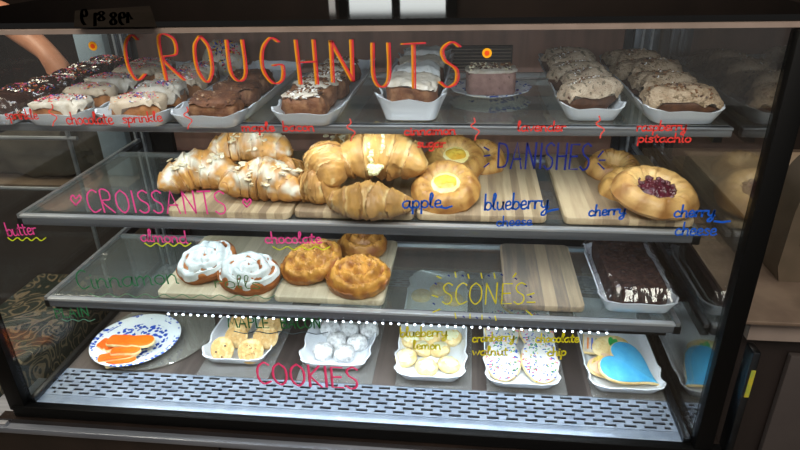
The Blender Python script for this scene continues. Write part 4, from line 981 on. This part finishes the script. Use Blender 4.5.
# chrome edge post between case and counter
ch = thing('chrome_corner_strip', 'shiny chrome strip with a yellow sticker between the case and the counter', 'metal strip', (.688, .06, ZF))
sub('strip', .676, .689, .03, .06, ZF, ZCt - .03, 'steel_dark', ch, .003)
mat('sticker', '#b8a020', '#8a9a3a', scale=60, rough=.6)
sub('sticker', .680, .687, .0285, .0299, .08, .135, 'sticker', ch)
# slotted brown napkin box on the counter
nb = thing('slotted_dispenser', 'brown plastic box with a rounded shoulder and slanted slots on the counter', 'dispenser', (.83, .25, ZCt))
mat('brown_plastic', '#54483a', '#4a4032', scale=20, rough=.5)
bm = bmesh.new(); n = 10; prof = [(-.050, 0), (-.058, .03), (-.056, .12)] + [(-.056 + .060 * (1 - math.cos(PI/2*k/n)), .12 + .11 * math.sin(PI/2*k/n)) for k in range(1, n + 1)] + [(.16, .23), (.16, 0)]
A = [bm.verts.new((x, -.045, z)) for x, z in prof]; B = [bm.verts.new((x, .04, z)) for x, z in prof]; bridge(bm, [A, B]); cap(bm, A[::-1]); cap(bm, B)
obj('body', bm, 'brown_plastic', nb)
for k in range(9):
    bm = bmesh.new(); x0 = -.040 + .001 * k; z0 = .165 - k * .011
    tube(bm, [(x0, -.0455, z0), (x0 + .11, -.0455, z0 - .10)], .0022, 6); obj('slot', bm, 'black', nb)
mat('tan', '#b09a82', '#a08a72', scale=4, rough=.6)
wb = thing('tan_topped_box', 'low box with a pale tan top on the counter behind the right side glass', 'box', (.99, .47, ZCt))
sub('box_body', .742, 1.25, .302, .668, ZCt, ZCt + .080, 'apron', wb); sub('lid', .739, 1.253, .299, .671, ZCt + .080, ZCt + .087, 'tan', wb, .002)
# outside the case, left: arm's-length side shelf, patterned bag, person behind
def scroll_mat():
    m, nt, p, N, K = newmat('scroll'); tc = N('ShaderNodeTexCoord')
    n = N('ShaderNodeTexNoise'); n.inputs['Scale'].default_value = 12; n.inputs['Detail'].default_value = 0; n.inputs['Distortion'].default_value = 2.5; K(tc.outputs['Object'], n.inputs['Vector'])
    s = N('ShaderNodeMath'); s.operation = 'MULTIPLY'; s.inputs[1].default_value = 30; K(n.outputs[0], s.inputs[0]); q = N('ShaderNodeMath'); q.operation = 'SINE'; K(s.outputs[0], q.inputs[0])
    r = N('ShaderNodeValToRGB'); e = r.color_ramp.elements; e[0].position = .45; e[1].position = .6; e[0].color = lin('#1a2420'); e[1].color = lin('#6d5f4c'); K(q.outputs[0], r.inputs[0]); K(r.outputs[0], p.inputs['Base Color']); MATS['scroll'] = m
scroll_mat()
st = thing('side_stand', 'dark side stand with pale metal rails left of the case', 'stand', (-.85, .25, ZF))
sub('stand_body', -1.3, -.66, .0, .75, ZF, -.16, 'dark_panel', st, .003)
sub('back_board', -1.3, -.66, .50, .52, -.16, .22, 'mid_panel', st)
for z, y in ((.26, .42), (.385, .42)):
    bm = bmesh.new(); tube(bm, [(-1.35 + .85, y - .25, z - ZF), (-.66 + .85, y - .25, z - ZF)], .005, 8); obj('rail', bm, 'steel', st)
for x in (-1.2, -.68):
    bm = bmesh.new(); tube(bm, [(x + .85, .17, .59), (x + .85, .17, 1.25)], .005, 8); obj('upright', bm, 'steel', st)
bg_ = bx('patterned_tin', -.86, -.66, .05, .42, -.158, .03, 'scroll', None, .01, True); tag(bg_, 'brown tin with dark scroll pattern seen through the left side glass', 'tin')
sk = bmesh.new(); lump(sk, .16, .10, .10, .7, .7, 40, 16, .3, 9, 3)
mat('sack', '#5d564b', '#4a443a', scale=12, rough=.9, bump=.5); sb = obj('grey_sack', sk, 'sack', None, True, (-.93, .66, .22)); 
tag(sb, 'crumpled grey-brown sack lying on the rear ledge left of the case', 'sack')
ld = tag(bx('rear_ledge', -1.3, -.64, .54, .78, .20, .22, 'counter_top', None, .002, True), 'brown ledge under the grey sack behind the left pane', 'ledge')
mat('pale_blue', '#8a9aa8', '#7a8a98', scale=4, rough=.4)
o = bx('blue_grey_canister', -.735, -.655, .60, .68, .22, .66, 'pale_blue', None, .012, True); tag(o, 'tall pale blue-grey canister behind the rear left post', 'canister')

# person behind the case reaching down, arm seen through the left pane
mat('skin', '#b07a60', '#a06a50', scale=20, rough=.55); mat('shirt', '#4a2c22', '#3c231b', scale=12, rough=.85); mat('trousers', '#1d1c20', rough=.9); mat('hair', '#20150f', rough=.7)
def skinned(name, verts, edges, radii, m, parent=None, sub_=2, root=0):
    me = bpy.data.meshes.new(name); me.from_pydata(verts, edges, []); o = bpy.data.objects.new(name, me); col.objects.link(o); me.materials.append(MATS[m])
    s = o.modifiers.new('skin', 'SKIN'); s.use_smooth_shade = True
    for i, r in enumerate(radii):
        d = me.skin_vertices[0].data[i]; d.radius = (r, r) if not isinstance(r, tuple) else r; d.use_root = (i == root)
    q = o.modifiers.new('sub', 'SUBSURF'); q.levels = sub_; q.render_levels = sub_
    if parent: o.parent = parent
    return o
px0, py0 = -1.50, .94
V = [(0, 0, .20), (0, 0, .38), (0, 0, .56), (0, 0, .66), (0, -.01, .74), (0, -.02, .84),   # pelvis..head 0-5
     (.17, 0, .60), (.49, -.20, .615), (.665, -.30, .535),    # left arm: shoulder, elbow, wrist 6-8
     (-.17, 0, .60), (-.21, -.03, .36), (-.19, -.12, .18),
     (-.09, 0, .12), (-.10, 0, -.30), (-.10, 0, -.70), (-.10, -.14, -.73), (.09, 0, .12), (.10, 0, -.30), (.10, 0, -.70), (.10, -.14, -.73),
     (.70, -.325, .498)]
E_ = [(0, 1), (1, 2), (2, 3), (3, 4), (4, 5), (2, 6), (6, 7), (7, 8), (2, 9), (9, 10), (10, 11), (0, 12), (12, 13), (13, 14), (14, 15), (0, 16), (16, 17), (17, 18), (18, 19), (8, 20)]
Rr = [.13, .12, .12, .055, .075, .085, .055, .042, .026, .055, .042, .027, .09, .06, .042, .035, .09, .06, .042, .035, .030]
b0 = len(V)
for k in range(5):   # fingers curled downward from the palm
    ox = -.022 + .012 * k if k < 4 else .034; L = (.026, .031, .029, .024, .022)[k]; base = (.70 + ox * .8 + .008, -.335 if k < 4 else -.315, .482)
    V += [base, (base[0], base[1] - .014, base[2] - L * .7), (base[0], base[1] - .006, base[2] - L * 1.5)]
    i = len(V) - 3; E_ += [(20, i), (i, i + 1), (i + 1, i + 2)]; Rr += [.0095, .0085, .007]
pr_ = skinned('person', V, E_, Rr, 'skin'); pr_.location = (px0, py0, 0)
tag(pr_, 'person in a brown shirt at the far left, reaching in with one bare forearm', 'person')
skinned('shirt', [(0, 0, .16), (0, 0, .38), (0, 0, .56), (0, 0, .63), (-.17, 0, .60), (-.205, -.02, .42), (.17, 0, .60), (.42, -.15, .61)], [(0, 1), (1, 2), (2, 3), (2, 4), (4, 5), (2, 6), (6, 7)], [.145, .135, .135, .07, .07, .058, .07, .06], 'shirt', pr_)
skinned('trousers', [(0, 0, .20), (-.09, 0, .12), (-.10, 0, -.30), (-.10, 0, -.66), (.09, 0, .12), (.10, 0, -.30), (.10, 0, -.66)], [(0, 1), (1, 2), (2, 3), (0, 4), (4, 5), (5, 6)], [.135, .10, .072, .058, .10, .072, .058], 'trousers', pr_)
bm = bmesh.new(); q = bmesh.ops.create_uvsphere(bm, u_segments=24, v_segments=14, radius=.095); bmesh.ops.transform(bm, matrix=Matrix.Translation((0, .005, .855)) @ Matrix.Diagonal((.95, 1, 1, 1)), verts=q['verts'])
bmesh.ops.delete(bm, geom=[v for v in bm.verts if v.co.y < -.03 and v.co.z < .90], context='VERTS'); obj('hair', bm, 'hair', pr_)
bm = bmesh.new()
for x in (-.03, .03): q = bmesh.ops.create_uvsphere(bm, u_segments=10, v_segments=6, radius=.011); bmesh.ops.translate(bm, vec=(x, -.098, .845), verts=q['verts'])
obj('eyes', bm, 'sp_white', pr_)
bm = bmesh.new(); tube(bm, [(0, -.095, .85), (0, -.118, .815), (0, -.10, .808)], [.006, .012, .006]); obj('nose', bm, 'skin', pr_)

# sign reflection in the black top, painted as a dim card with mirrored figures
nc = thing('sign_reflection', 'dim added card with mirrored black figures, standing for a sign reflection in the black case top', 'card', (-.35, .10, HT + .008))
mat('reflection_dim', '#1a1613', '#15120f', scale=10, rough=1, spec=0); mat('ink_black', '#000000', rough=1, spec=0)
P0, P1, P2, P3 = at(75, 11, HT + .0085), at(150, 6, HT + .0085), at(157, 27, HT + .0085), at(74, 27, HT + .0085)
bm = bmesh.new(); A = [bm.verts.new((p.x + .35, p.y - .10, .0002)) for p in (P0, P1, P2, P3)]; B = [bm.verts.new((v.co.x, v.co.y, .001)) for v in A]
bridge(bm, [A, B]); cap(bm, A); cap(bm, B); obj('card', bm, 'reflection_dim', nc, False)
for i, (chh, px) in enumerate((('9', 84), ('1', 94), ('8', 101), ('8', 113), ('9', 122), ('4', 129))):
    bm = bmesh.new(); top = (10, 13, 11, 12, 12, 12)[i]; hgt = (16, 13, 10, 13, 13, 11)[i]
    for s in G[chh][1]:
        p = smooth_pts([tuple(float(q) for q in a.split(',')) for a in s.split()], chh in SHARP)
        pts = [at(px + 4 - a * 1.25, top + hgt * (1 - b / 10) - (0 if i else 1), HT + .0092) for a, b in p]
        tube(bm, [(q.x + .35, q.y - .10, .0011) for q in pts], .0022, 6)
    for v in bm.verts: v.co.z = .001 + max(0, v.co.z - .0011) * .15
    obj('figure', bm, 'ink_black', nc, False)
